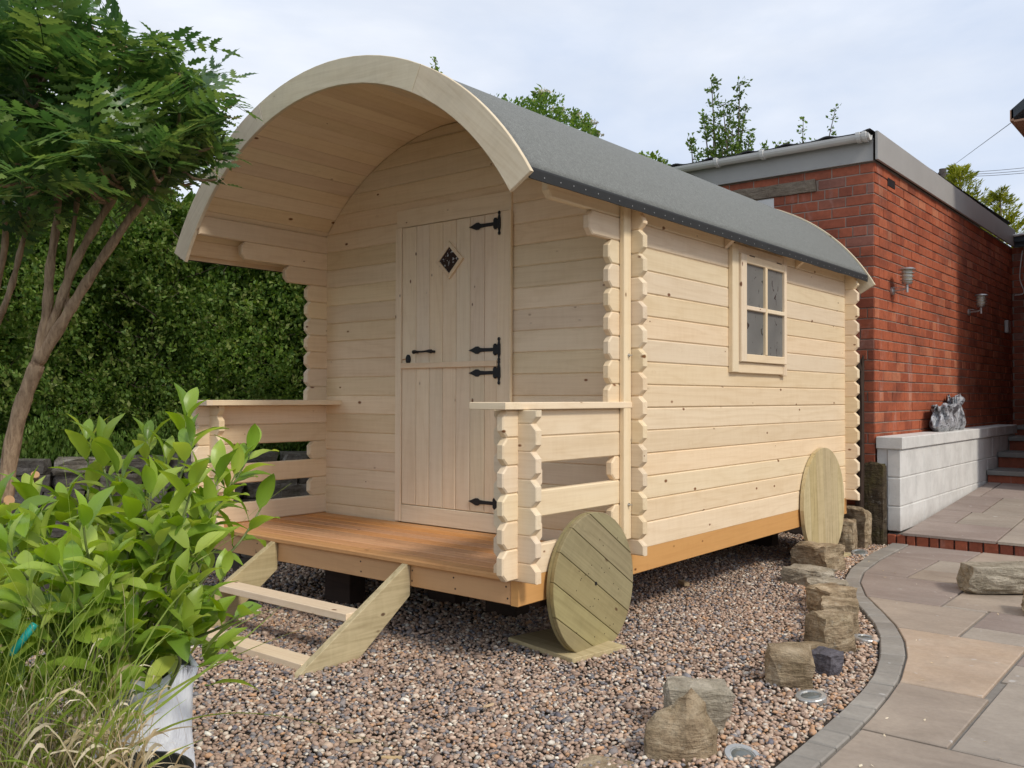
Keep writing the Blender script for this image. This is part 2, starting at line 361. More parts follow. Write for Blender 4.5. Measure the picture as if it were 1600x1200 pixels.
def bark_mat(name, a, b, scale=30):
    nt = NT(name)
    v = nt.n('ShaderNodeNewGeometry').outputs['Position']
    n = nt.noise(nt.map(v, scale=(1, 1, 0.22)), scale, 7, 0.7, 0.5)
    c = nt.ramp(n, [(0.3, a), (0.7, b)])
    return nt.done(nt.bsdf(c, 0.9, nt.bump(n, 1.0, 0.012), 0.2))
M['bark'] = bark_mat('mahonia_bark', (0.16, 0.10, 0.06), (0.50, 0.36, 0.23), 45)
M['twig'] = bark_mat('grey_twig', (0.08, 0.06, 0.045), (0.22, 0.18, 0.13), 40)
M['stem'] = simple('green_stem', (0.16, 0.20, 0.06), 0.5, nscale=20, namt=0.2, coord='World')
M['cutwood'] = simple('cut_wood_end', (0.45, 0.26, 0.12), 0.8, nscale=60, namt=0.2)
def bag_mat():
    nt = NT('white_woven_bag')
    v = nt.n('ShaderNodeNewGeometry').outputs['Position']
    n = nt.noise(nt.map(v, scale=(1, 1, 0.3)), 9, 5, 0.65, 0.6)
    c = nt.ramp(n, [(0.3, (0.62, 0.64, 0.70)), (0.6, (0.80, 0.82, 0.86))])
    h = nt.math('ADD', nt.noise(nt.map(v, scale=(1, 1, 0.3)), 16, 4, 0.6, 1.2), nt.noise(nt.map(v, scale=(1, 1, 0.5)), 5, 2))
    return nt.done(nt.bsdf(c, 0.6, nt.bump(h, 0.7, 0.02), 0.3))
M['growbag'] = bag_mat()
M['blackpot'] = simple('black_plastic', (0.015, 0.015, 0.017), 0.35, nscale=9, namt=0.3)
M['teal'] = simple('teal_plastic', (0.01, 0.30, 0.28), 0.35)
def sack_mat():
    nt = NT('silver_grey_plastic_sack')
    v = nt.n('ShaderNodeTexCoord').outputs['Object']
    n = nt.noise(v, 7, 4, 0.6, 1.2)
    c = nt.ramp(n, [(0.40, (0.10, 0.10, 0.11)), (0.47, (0.34, 0.35, 0.37)), (0.62, (0.55, 0.56, 0.58))])
    p = nt.noise(nt.map(v, scale=(1, 1.6, 4)), 14, 2, 0.4)
    c = nt.mix(nt.ramp(p, [(0.60, 0.0), (0.63, 0.8)]), c, (0.04, 0.04, 0.05, 1))
    return nt.done(nt.bsdf(c, 0.28, nt.bump(nt.noise(v, 14, 3, 0.5, 2.0), 0.8, 0.03), 0.6))
M['sack'] = sack_mat()
M['lampglass'] = simple('frosted_lamp_glass', (0.60, 0.58, 0.46), 0.4)
M['discglass'] = simple('ground_light_glass', (0.13, 0.14, 0.13), 0.2, nscale=40, namt=0.5)
M['discrim'] = simple('ground_light_rim', (0.50, 0.50, 0.48), 0.35, 0.6, nscale=30, namt=0.25)
M['house'] = simple('house_wall_render', (0.35, 0.17, 0.12), 0.9, nscale=5, namt=0.2, bump=0.3, coord='World')
M['soffit'] = simple('brown_soffit', (0.30, 0.17, 0.10), 0.7, nscale=10, namt=0.2)
M['slateblue'] = simple('dark_blue_slate', (0.03, 0.04, 0.05), 0.6, nscale=15, namt=0.3, bump=0.4, bscale=20)
M['cable'] = simple('grey_cable', (0.20, 0.20, 0.20), 0.6)
M['pole'] = simple('creosoted_pole', (0.05, 0.04, 0.035), 0.9, nscale=20, namt=0.3)

# ------------------------------------------------------------------ object helpers
WM = {}
def empty(name, loc, label, cat, group=None):
    o = bpy.data.objects.new(name, None); COL.objects.link(o)
    o.empty_display_size = 0.1
    o.location = loc; WM[o.name] = Matrix.Translation(Vector(loc))
    o['label'] = label; o['category'] = cat
    if group: o['group'] = group
    return o
def place(name, me, parent=None, mw=None, label=None, cat=None, group=None, kind=None):
    o = bpy.data.objects.new(name, me); COL.objects.link(o)
    mw = mw or Matrix.Identity(4)
    WM[o.name] = mw.copy()
    if parent is not None:
        o.parent = parent
        o.matrix_local = WM[parent.name].inverted() @ mw
    else:
        o.matrix_world = mw
    if label: o['label'] = label
    if cat: o['category'] = cat
    if group: o['group'] = group
    if kind: o['kind'] = kind
    return o
def mesh(name, verts, faces, mat, smooth=False):
    me = bpy.data.meshes.new(name)
    me.from_pydata([tuple(v) for v in verts], [], faces)
    me.materials.append(mat)
    if smooth: me.polygons.foreach_set('use_smooth', [True]*len(me.polygons))
    me.update(); return me
def npmesh(name, V, F, mat, smooth=False, col=None):     # F: (n,k) array
    me = bpy.data.meshes.new(name)
    V = np.asarray(V, dtype=np.float32); F = np.asarray(F, dtype=np.int32)
    k = F.shape[1]
    me.vertices.add(len(V)); me.vertices.foreach_set('co', V.ravel())
    me.loops.add(F.size); me.loops.foreach_set('vertex_index', F.ravel())
    me.polygons.add(len(F)); me.polygons.foreach_set('loop_start', np.arange(0, F.size, k, dtype=np.int32))
    me.polygons.foreach_set('loop_total', np.full(len(F), k, dtype=np.int32))
    if smooth: me.polygons.foreach_set('use_smooth', np.ones(len(F), dtype=bool))
    me.materials.append(mat)
    if col is not None:
        a = me.color_attributes.new('col', 'FLOAT_COLOR', 'POINT')
        a.data.foreach_set('color', np.asarray(col, dtype=np.float32).ravel())
    me.update(); me.validate(); return me
def bm_mesh(bm, name, mat, smooth=False):
    me = bpy.data.meshes.new(name); bmesh.ops.recalc_face_normals(bm, faces=bm.faces)
    bm.to_mesh(me); bm.free(); me.materials.append(mat)
    if smooth:
        me.polygons.foreach_set('use_smooth', [True]*len(me.polygons))
    return me
def prism(pts, th, mat, bev=0.004, name='board', seg=1):
    """outline pts (x,z) extruded along local y from 0 to th, rim edges bevelled"""
    bm = bmesh.new()
    a = [bm.verts.new((p[0], 0, p[1])) for p in pts]
    b = [bm.verts.new((p[0], th, p[1])) for p in pts]
    n = len(pts)
    fa = bm.faces.new(a); fb = bm.faces.new(b[::-1])
    for i in range(n):
        bm.faces.new((a[i], a[(i+1) % n], b[(i+1) % n], b[i]))
    bmesh.ops.recalc_face_normals(bm, faces=bm.faces)
    if bev > 0:
        ed = list({e for f in (fa, fb) for e in f.edges})
        bmesh.ops.bevel(bm, geom=ed, offset=bev, segments=seg, affect='EDGES', profile=0.5)
    return bm_mesh(bm, name, mat)
def rect(x0, x1, z0, z1): return [(x0, z0), (x1, z0), (x1, z1), (x0, z1)]
def frame(origin, xd, zd):
    x = Vector(xd).normalized(); z = Vector(zd); z = (z - x*z.dot(x)).normalized(); y = z.cross(x)
    return Matrix(((x[0], y[0], z[0], origin[0]), (x[1], y[1], z[1], origin[1]), (x[2], y[2], z[2], origin[2]), (0, 0, 0, 1)))
def board(name, parent, origin, xd, zd, ln, w, th, mat, bev=0.003, x0=0.0, **k):
    me = prism(rect(x0, x0+ln, 0, w), th, mat, bev, name)
    return place(name, me, parent, frame(origin, xd, zd), **k)
def box_mesh(name, dx, dy, dz, mat, bev=0.0, origin='corner'):
    bm = bmesh.new(); bmesh.ops.create_cube(bm, size=1)
    bmesh.ops.scale(bm, vec=(dx, dy, dz), verts=bm.verts)
    if origin == 'corner': bmesh.ops.translate(bm, vec=(dx/2, dy/2, dz/2), verts=bm.verts)
    if bev: bmesh.ops.bevel(bm, geom=list(bm.edges), offset=bev, segments=1, affect='EDGES')
    return bm_mesh(bm, name, mat)
def tube(pts, radii, n=8, close=True):
    pts = [Vector(p) for p in pts]; V = []; F = []
    if isinstance(radii, (int, float)): radii = [radii]*len(pts)
    up = Vector((0.3, 0.2, 1)).normalized()
    for i, p in enumerate(pts):
        t = (pts[min(i+1, len(pts)-1)] - pts[max(i-1, 0)]).normalized()
        a = t.cross(up)
        if a.length < 1e-3: a = t.cross(Vector((1, 0, 0)))
        a.normalize(); b = t.cross(a)
        for k in range(n):
            an = 2*PI*k/n
            V.append(p + a*math.cos(an)*radii[i] + b*math.sin(an)*radii[i])
    for i in range(len(pts)-1):
        for k in range(n):
            F.append((i*n+k, i*n+(k+1) % n, (i+1)*n+(k+1) % n, (i+1)*n+k))
    if close:
        F.append(tuple(range(n))[::-1]); F.append(tuple((len(pts)-1)*n+k for k in range(n)))
    return V, F
def join(parts):
    V = []; F = []
    for v, f in parts:
        o = len(V); V += list(v); F += [tuple(i+o for i in q) for q in f]
    return V, F
def spline(pts, k=6):
    pts = [Vector(p) for p in pts]; out = []
    P = [pts[0]]+pts+[pts[-1]]
    for i in range(1, len(P)-2):
        for j in range(k):
            t = j/k
            a, b, c, d = P[i-1], P[i], P[i+1], P[i+2]
            out.append(0.5*((2*b)+(c-a)*t+(2*a-5*b+4*c-d)*t*t+(3*b-a-3*c+d)*t*t*t))
    out.append(pts[-1]); return out
def lathe(prof, n=24):
    V = []; F = []
    for r, z in prof:
        for k in range(n): V.append((r*math.cos(2*PI*k/n), r*math.sin(2*PI*k/n), z))
    m = len(prof)
    for i in range(m-1):
        for k in range(n): F.append((i*n+k, i*n+(k+1) % n, (i+1)*n+(k+1) % n, (i+1)*n+k))
    F.append(tuple(range(n))[::-1]); F.append(tuple((m-1)*n+k for k in range(n)))
    return V, F

GZ = -0.42           # gravel level
PZ = -0.40           # lower patio level
P = 0.12             # log pitch
T = 0.04             # log thickness
W = 2.40
LEN = 3.20
CX, CZ = -1.2, 0.895
RI = 1.512           # ceiling radius

# edge curve of the patio (outer = gravel side, inner = paving side), X as a function of Y
OUTC = [(-6, 1.30), (-3, 1.29), (-1.16, 1.27), (-0.9, 1.265), (-0.7, 1.26), (-0.47, 1.25), (-0.23, 1.235), (0.03, 1.205), (0.34, 1.135), (0.68, 1.03), (0.95, 0.915), (1.24, 0.755), (1.56, 0.575), (1.94, 0.42), (2.39, 0.31), (3.0, 0.235), (3.70, 0.20)]
INC = [(-6, 1.42), (-3, 1.40), (-1.08, 1.375), (-0.73, 1.37), (-0.5, 1.36), (-0.24, 1.34), (0.03, 1.31), (0.41, 1.23), (0.68, 1.145), (0.97, 1.02), (1.25, 0.865), (1.59, 0.67), (1.96, 0.515), (2.31, 0.425), (2.85, 0.365), (3.70, 0.33)]
def cx(tab, y):
    ys = [p[0] for p in tab]; xs = [p[1] for p in tab]
    return float(np.interp(y, ys, xs))

# ================================================================== GROUND
place('ground', mesh('ground', [(-300, -300, -0.47), (300, -300, -0.47), (300, 300, -0.47), (-300, 300, -0.47)], [(0, 1, 2, 3)], M['ground']), kind='structure')
ys = np.linspace(-5, 3.72, 60)
V = []; F = []
for y in ys:
    V += [(-4.2, y, GZ-0.012), (cx(OUTC, y)+0.02, y, GZ-0.012)]
for i in range(len(ys)-1): F.append((2*i, 2*i+1, 2*i+3, 2*i+2))
place('gravel_base', mesh('gravel_base', V, F, M['gravelbed']), kind='structure')

# gravel: one object of many small stones
rng = np.random.default_rng(3)
bm = bmesh.new(); bmesh.ops.create_icosphere(bm, subdivisions=1, radius=1.0)
IV = np.array([v.co[:] for v in bm.verts]); IF = np.array([[v.index for v in f.verts] for f in bm.faces]); bm.free()
def pebbles(x0, x1, y0, y1, s, zfun=None, keep=None, size=(0.0065, 0.0135)):
    nx = int((x1-x0)/s); ny = int((y1-y0)/s)
    gx, gy = np.meshgrid(np.arange(nx), np.arange(ny))
    X = x0+(gx.ravel()+rng.random(gx.size)*1.1)*s; Y = y0+(gy.ravel()+rng.random(gx.size)*1.1)*s
    k = keep(X, Y); X = X[k]; Y = Y[k]; n = len(X)
    sz = size[0]+(size[1]-size[0])*rng.random(n)**1.8
    big = rng.random(n) < 0.012; sz = np.where(big, sz*1.7, sz)
    sc = np.stack([sz*(0.8+0.6*rng.random(n)), sz*(0.7+0.35*rng.random(n)), sz*(0.42+0.3*rng.random(n))], 1)
    Z = GZ + sc[:, 2]*0.4 + rng.random(n)*0.010 + 0.010*np.sin(X*3.1+1)*np.cos(Y*2.7)
    a, b, c = rng.random(n)*6.283, (rng.random(n)-0.5)*1.1, (rng.random(n)-0.5)*1.1
    ca, sa, cb, sb, cc, sc_ = np.cos(a), np.sin(a), np.cos(b), np.sin(b), np.cos(c), np.sin(c)
    Rm = np.empty((n, 3, 3))
    Rm[:, 0, 0] = ca*cb; Rm[:, 0, 1] = ca*sb*sc_-sa*cc; Rm[:, 0, 2] = ca*sb*cc+sa*sc_
    Rm[:, 1, 0] = sa*cb; Rm[:, 1, 1] = sa*sb*sc_+ca*cc; Rm[:, 1, 2] = sa*sb*cc-ca*sc_
    Rm[:, 2, 0] = -sb; Rm[:, 2, 1] = cb*sc_; Rm[:, 2, 2] = cb*cc
    base = IV[None]*sc[:, None, :]*(1+0.38*(rng.random((n, len(IV), 1))-0.5))
    VV = np.einsum('nij,nkj->nki', Rm, base) + np.stack([X, Y, Z], 1)[:, None, :]
    pal = np.array([(0.36, 0.25, 0.19), (0.31, 0.22, 0.175), (0.44, 0.33, 0.26), (0.26, 0.18, 0.14), (0.50, 0.42, 0.35), (0.16, 0.155, 0.17), (0.24, 0.21, 0.205), (0.60, 0.55, 0.49), (0.42, 0.25, 0.15), (0.13, 0.12, 0.14)])
    pr = np.array([.19, .17, .13, .13, .09, .08, .11, .04, .04, .03])
    edge = np.interp(Y, [p[0] for p in OUTC], [p[1] for p in OUTC])
    warm = np.clip((X-(edge-0.33))/0.12, 0, 1)
    ci = rng.choice(len(pal), n, p=pr/pr.sum())
    wi = rng.choice([0, 2, 8, 4], n, p=[.3, .35, .2, .15])
    ci = np.where(rng.random(n) < warm*0.55, wi, ci)
    C = pal[ci]*(1.0+0.45*rng.random((n, 1)))
    C = np.clip(C*np.array([1.0, 0.99, 0.94]), 0, .82)
    C = np.concatenate([C, np.ones((n, 1))], 1)
    FF = IF[None]+(np.arange(n)*len(IV))[:, None, None]
    return VV.reshape(-1, 3), FF.reshape(-1, 3), np.repeat(C, len(IV), 0)
def edgeX(Y): return np.interp(Y, [p[0] for p in OUTC], [p[1] for p in OUTC])
def front(X, Y): return (X < edgeX(Y)-0.012)
A = pebbles(-2.0, 1.3, -2.75, -0.75, 0.0150, keep=lambda X, Y: front(X, Y) & (Y > -2.75+0.0*X))
B = pebbles(-0.75, 1.3, -0.75, 3.70, 0.0162, keep=front)
D_ = pebbles(-2.0, 1.3, -2.75, 3.6, 0.12, keep=front, size=(0.012, 0.020))
C_ = pebbles(-3.0, -0.75, -0.75, 2.5, 0.026, keep=lambda X, Y: X < 9, size=(0.010, 0.017))
VV = []; FF = []; CC = []; o = 0
for v, f, c in (A, B, C_, D_):
    VV.append(v); FF.append(f+o); CC.append(c); o += len(v)
place('gravel', npmesh('gravel', np.concatenate(VV), np.concatenate(FF), M['gravel'], True, np.concatenate(CC)), kind='stuff',
      label='mixed brown, grey and cream pebble gravel round the hut')

# ------------------------------------------------------------------ lower patio
patio = empty('patio', (1.5, 1.0, PZ-0.05), 'stone flag patio curving past the gravel bed, laid in mixed sizes', 'patio')
del patio['category']; patio['kind'] = 'structure'
V = []; F = []
for y in ys:
    V += [(cx(OUTC, y)-0.0, y, PZ-0.012), (6.5, y, PZ-0.012)]
for i in range(len(ys)-1): F.append((2*i, 2*i+1, 2*i+3, 2*i+2))
place('joint_bed', mesh('joint_bed', V, F, M['grout']), patio)
def flag(name, parent, pts, z, th, mat, bev=0.004, slope=None):
    bm = bmesh.new()
    zz = (lambda p: z) if slope is None else slope
    a = [bm.verts.new((p[0], p[1], zz(p))) for p in pts]; b = [bm.verts.new((p[0], p[1], zz(p)-th)) for p in pts]
    n = len(pts); fa = bm.faces.new(a); bm.faces.new(b[::-1])
    for i in range(n): bm.faces.new((a[i], b[i], b[(i+1) % n], a[(i+1) % n]))
    bmesh.ops.recalc_face_normals(bm, faces=bm.faces)
    if bev: bmesh.ops.bevel(bm, geom=list(fa.edges), offset=bev, segments=1, affect='EDGES')
    c = Vector((sum(p[0] for p in pts)/n, sum(p[1] for p in pts)/n, z))
    bmesh.ops.translate(bm, vec=-c, verts=bm.verts)
    return place(name, bm_mesh(bm, name, mat), parent, Matrix.Translation(c))
J = 0.007
def clipped(x0, x1, y0, y1):
    x0 += J; x1 -= J; y0 += J; y1 -= J
    left = []
    n = max(2, int((y1-y0)/0.05)+1)
    for i in range(n+1):
        y = y0+(y1-y0)*i/n
        lx = max(x0, cx(INC, y)+0.006)
        left.append((lx, y))
    if all(l[0] >= x1-0.01 for l in left): return None
    if all(abs(l[0]-x0) < 1e-6 for l in left): return [(x0, y0), (x1, y0), (x1, y1), (x0, y1)]
    # keep the part where left < right
    k = [l for l in left if l[0] < x1-0.004]
    if len(k) < 2: return None
    return [(x1, k[0][1]), (x1, k[-1][1])] + k[::-1]
FLG, FLP, FLR, FLO = M['flag'], M['flag_p'], M['flag_g'], M['flag_o']
rects = [  # x0,x1,y0,y1,material
    (0.30, 0.70, 2.31, 3.12, FLP), (0.70, 1.05, 2.67, 3.12, FLR), (0.70, 1.05, 2.31, 2.67, FLG),
    (0.30, 0.86, 3.12, 3.70, FLP), (0.86, 1.40, 3.12, 3.70, FLG), (1.40, 2.0, 3.12, 3.70, FLP),
    (0.30, 1.09, 1.57, 2.31, FLP), (1.09, 1.62, 1.62, 2.31, FLG), (1.05, 1.62, 2.31, 3.12, FLG),
    (0.60, 1.33, 0.93, 1.57, FLG), (1.33, 1.62, 1.19, 1.62, FLP), (1.33, 1.62, 0.93, 1.19, FLR), (1.09, 1.33, 1.57, 1.62, FLR),
    (1.00, 1.635, 0.0, 0.93, FLO), (1.635, 2.1, 0.28, 0.58, FLR), (1.635, 2.1, 0.58, 1.19, FLP), (1.635, 2.1, 1.19, 1.62, FLG),
    (1.20, 1.66, -0.635, 0.0, FLG), (1.66, 2.10, -0.64, 0.28, FLR), (1.62, 2.3, 1.62, 2.31, FLP), (1.62, 2.3, 2.31, 3.12, FLR),
    (1.20, 2.05, -1.25, -0.635, FLG), (2.05, 2.75, -1.25, -0.64, FLP), (2.10, 2.75, -0.64, 0.0, FLG), (2.10, 2.75, 0.0, 0.9, FLP),
    (1.20, 1.75, -1.85, -1.25, FLP), (1.75, 2.4, -2.1, -1.25, FLG), (2.4, 3.0, -2.1, -1.25, FLR), (1.20, 1.75, -2.7, -1.85, FLR), (1.75, 2.7, -2.9, -2.1, FLP),
    (2.10, 2.75, 0.9, 1.62, FLR), (2.3, 3.0, 1.62, 2.5, FLG), (2.3, 3.0, 2.5, 3.70, FLP), (2.0, 2.3, 3.12, 3.70, FLG)]
for x0, x1, y0, y1, m in rects:
    p = clipped(x0, x1, y0, y1)
    if p: flag('flagstone', patio, p, PZ + random.uniform(-0.0015, 0.0015), 0.03, m)
# curved edging setts
y = -2.6
while y < 3.66:
    slope = abs(cx(OUTC, y+0.1)-cx(OUTC, y))/0.1
    dy = 0.155/math.sqrt(1+slope*slope)*random.uniform(0.92, 1.1)
    y2 = min(y+dy, 3.70)
    pts_o = [(cx(OUTC, y+0.004+(y2-y-0.008)*t)+0.003, y+0.004+(y2-y-0.008)*t) for t in (0, .5, 1)]
    sk = 0.05*slope
    pts_i = [(cx(INC, yy)-0.003, yy) for yy in [y+0.004+(y2-y-0.008)*t+sk*0 for t in (1, .5, 0)]]
    # skew joints across the band so that they stay square to the curve
    def sq(p): return p
    nrm = (cx(OUTC, y+0.2)-cx(OUTC, y-0.2))/0.4
    wdt = 0.06
    pts_i = [(cx(INC, yy - nrm*(-0.0))-0.003, yy) for _, yy in pts_i]
    shift = -nrm*0.11
    pts_i = [(cx(INC, yy+shift)-0.003, yy+shift) for _, yy in pts_i]
    flag('edging_sett', patio, pts_o+pts_i, PZ+0.003+random.uniform(-0.002, 0.002), 0.05, M['sett'], 0.005)
    y = y2

# ------------------------------------------------------------------ upper patio with brick curb
upper = empty('raised_patio', (1.2, 3.8, GZ), 'raised stone patio behind a low brick curb beside the white block wall', 'patio')
del upper['category']; upper['kind'] = 'structure'
def uz(p): return -0.315 + max(0, (p[1]-3.8))*0.062
place('patio_bed', mesh('patio_bed', [(0.14, 3.80, -0.335), (3.2, 3.80, -0.335), (3.2, 12, 0.16), (0.14, 12, 0.16), (0.14, 3.80, -0.47), (3.2, 3.80, -0.47)], [(0, 1, 2, 3), (4, 5, 1, 0)], M['grout']), upper)
x = 0.145
while x < 3.1:
    w = random.choice([0.10, 0.105, 0.11, 0.075])
    me = box_mesh('curb_brick', w-0.012, 0.09, 0.085, M['brick_end'], 0.004)
    place('curb_brick', me, upper, Matrix.Translation((x, 3.765+random.uniform(-.002, .002), -0.424)))
    x += w
ups = [(0.26, 0.95, 3.75, 4.36), (0.95, 1.6, 3.75, 4.75), (1.6, 2.3, 3.75, 4.4), (0.26, 0.52, 4.36, 4.95), (0.52, 0.95, 4.36, 4.95), (0.95, 1.6, 4.75, 5.4), (0.26, 0.6, 4.95, 5.85), (0.6, 0.95, 4.95, 5.5), (0.26, 0.40, 5.85, 6.85), (0.40, 0.95, 5.85, 6.85), (0.6, 0.95, 5.5, 5.85), (0.95, 1.6, 5.4, 6.85)]
for i, (a, b, c, d) in enumerate(ups):
    flag('flagstone', upper, [(a+J, c+J), (b-J, c+J), (b-J, d-J), (a+J, d-J)], -0.315, 0.022, [M['flag_p'], M['flag_g'], M['flag_p']][i % 3], 0.003, slope=uz)

# ------------------------------------------------------------------ steps at the back
steps = empty('stone_steps', (0.7, 6.85, -0.12), 'four grey stone steps with red brick risers at the end of the raised patio', 'steps')
for i, (yy, zt) in enumerate([(6.85, 0.0), (7.39, 0.165), (7.99, 0.325), (8.48, 0.445)]):
    me = prism(rect(0, 1.4, 0, 0.05), 1.2 if i == 3 else 0.62, M['tread'], 0.006)
    place('tread', me, steps, frame((0.255, yy-0.02, zt-0.05), (1, 0, 0), (0, 0, 1)))
    me = prism(rect(0, 1.38, 0, 0.17), 0.1, M['brick_end'], 0.0)
    place('riser', me, steps, frame((0.26, yy+0.02, zt-0.05-0.172), (1, 0, 0), (0, 0, 1)))

# ================================================================== BRICK OUTBUILDING
BX, BY, BT = 0.05, 3.77, 2.735
bld = empty('brick_outbuilding', (-1.5, 6.5, GZ), 'flat roofed red brick outbuilding with grey fascia behind the wooden hut', 'building')
core = [(-4.0, BY+0.007, -0.47), (BX-0.007, BY+0.007, -0.47), (BX-0.007, 9.4, -0.47), (-4.0, 9.4, -0.47)]
core += [(a, b, BT+0.02) for a, b, _ in core]
place('wall_core', mesh('wall_core', core, [(0, 1, 5, 4), (1, 2, 6, 5), (2, 3, 7, 6), (3, 0, 4, 7), (4, 5, 6, 7)], M['mortar']), bld)
CH = 0.0867; BLN = 0.236
bricks = []     # (dist, origin, face 0=front 1=side, length)
nc = int(round((BT+0.42)/CH))
for c in range(nc):
    z = BT - (c+1)*CH
    header = (c % 4 == 2)
    ln = 0.118 if header else BLN
    offs = 0.0 if c % 2 == 0 else ln/2
    # side face: runs along Y
    if z > 0.36:
        yy = BY + 0.002
        first = True
        while yy < 9.38:
            l = ln if not (first and offs) else offs
            first = False
            l = min(l, 9.4-yy)
            if l > 0.03:
                c3 = Vector((BX, yy+l/2, z)); bricks.append(((c3-Vector(CAM)).length, (BX, yy, z), 1, l))
            yy += l
    xx = BX - 0.002; first = True
    xmin = -0.35 if z < 1.7 else -2.4
    while xx > xmin:
        l = ln if not (first and not offs) else (0.118 if not header else 0.06)
        first = False
        x0 = xx-l
        inl = (x0+l > -1.24 and x0 < -0.445 and 2.55 < z+CH/2 < 2.67) or (x0+l > -1.24 and x0+l/2 < -0.83 and z+CH/2 < 2.56)
        if not inl:
            c3 = Vector((x0+l/2, BY, z)); bricks.append(((c3-Vector(CAM)).length*0.9, (x0, BY, z), 0, l))
        xx = x0
bricks.sort(key=lambda b: b[0])
bcache = {}
def brick_me(l, face):
    k = (round(l, 3), face)
    if k not in bcache:
        bm = bmesh.new(); bmesh.ops.create_cube(bm, size=1)
        bmesh.ops.scale(bm, vec=(max(l-0.009, 0.02), 0.05, CH-0.0095), verts=bm.verts)
        ff = [f for f in bm.faces if f.normal.y < -0.5][0]
        bmesh.ops.bevel(bm, geom=list(ff.edges), offset=0.0035, segments=1, affect='EDGES')
        bmesh.ops.translate(bm, vec=(l/2, 0.025, CH/2), verts=bm.verts)
        bcache[k] = bm_mesh(bm, 'brick', M['brick'] if face else M['brick_end'])
    return bcache[k]
restV = []; restF = []
for i, (d, o_, face, l) in enumerate(bricks):
    j = random.uniform(-0.0015, 0.0035)
    mw = frame((o_[0]+j, o_[1], o_[2]), (0, 1, 0), (0, 0, 1)) if face else frame((o_[0], o_[1]+j, o_[2]), (1, 0, 0), (0, 0, 1))
    me = brick_me(l, face)
    if i < 300:
        place('brick', me, bld, mw)
    else:
        b0 = len(restV)
        restV += [mw @ v.co for v in me.vertices]
        restF += [tuple(b0+q for q in p.vertices) for p in me.polygons]
place('brickwork', mesh('brickwork', restV, restF, M['brick']), bld, kind='stuff')
# lintel, window
bm = bmesh.new(); bmesh.ops.create_cube(bm, size=1)
bmesh.ops.subdivide_edges(bm, edges=bm.edges, cuts=6, use_grid_fill=True)
bmesh.ops.scale(bm, vec=(0.80, 0.10, 0.105), verts=bm.verts)
for v in bm.verts: v.co += Vector((noise.noise(v.co*9), noise.noise(v.co*11+Vector((3, 0, 0)))*1.2, noise.noise(v.co*8+Vector((0, 5, 0)))))*0.012
place('window_lintel', bm_mesh(bm, 'lintel', M['lintel']), bld, Matrix.Translation((-0.845, BY+0.03, 2.612)))
wf = place('window', prism(rect(0, 0.42, 0, 0.95), 0.05, M['upvc'], 0.004), bld, frame((-1.24, BY-0.004, 1.60), (1, 0, 0), (0, 0, 1)))
place('pane', prism(rect(0, 0.31, 0, 0.84), 0.01, M['pane'], 0.0), wf, frame((-1.185, BY-0.008, 1.655), (1, 0, 0), (0, 0, 1)))
# fascia, gutter and verge
place('fascia_board', prism(rect(0, 4.05, 0, 0.19), 0.02, M['fasciaboard'], 0.002), bld, frame((-4.0, BY-0.035, BT+0.003), (1, 0, 0), (0, 0, 1)))
place('verge_board', prism([(0, 0), (5.65, 0), (5.65, 0.10), (0, 0.225)][:2]+[(5.65, 0.225), (0, 0.235)], 0.022, M['fasciaboard'], 0.002), bld, frame((BX+0.045, BY-0.05, BT+0.006), (0, 1, 0), (0, 0, 1)))
gut = []
for i in range(9):
    a = PI*i/8; gut.append((0.052*math.cos(a), -0.052*math.sin(a)))
gut += [(0.052*0.88*math.cos(PI*i/8), -0.052*0.88*math.sin(PI*i/8)) for i in range(8, -1, -1)]
me = prism(gut, 4.02, M['upvc'], 0.0)
place('gutter', me, bld, frame((BX+0.02, BY-0.092, BT+0.205), (0, -1, 0), (0, 0, 1)) if False else Matrix(((0, -1, 0, BX+0.0), (1, 0, 0, BY-0.095), (0, 0, 1, BT+0.212), (0, 0, 0, 1))))
for gx in (0.03, -0.86, -1.30, -0.02):
    b_ = [(0.060*math.cos(PI*i/8), -0.060*math.sin(PI*i/8)-0.001) for i in range(9)]+[(-0.06, 0.016), (0.06, 0.016)]
    place('gutter_bracket', prism(b_, 0.035, M['upvc'], 0.002), bld, Matrix(((0, -1, 0, gx), (1, 0, 0, BY-0.095), (0, 0, 1, BT+0.210), (0, 0, 0, 1))))
# corrugated black roof
nx = 160; V = []; F = []
for i in range(nx+1):
    xx = -4.05+4.10*i/nx; zz = BT+0.232+0.022*abs(math.cos(PI*(xx-0.05)/0.36))**6
    V += [(xx, BY-0.11, zz), (xx, 9.4, zz+0.08), (xx, BY-0.11, zz-0.012)]
for i in range(nx): F += [(3*i, 3*i+3, 3*i+4, 3*i+1), (3*i+2, 3*i+5, 3*i+3, 3*i)]
place('roof', mesh('roof', V, F, M['rooftile']), bld)
# vent grille high on the side wall
place('air_vent', prism(rect(0, 0.20, 0, 0.07), 0.01, M['iron'], 0.002), bld, frame((BX+0.006, 4.12, 2.60), (0, 1, 0), (0, 0, 1)))
place('junction_box', box_mesh('jb', 0.05, 0.16, 0.16, M['steel'], 0.006), bld, Matrix.Translation((BX+0.002, 8.87, 1.60)))

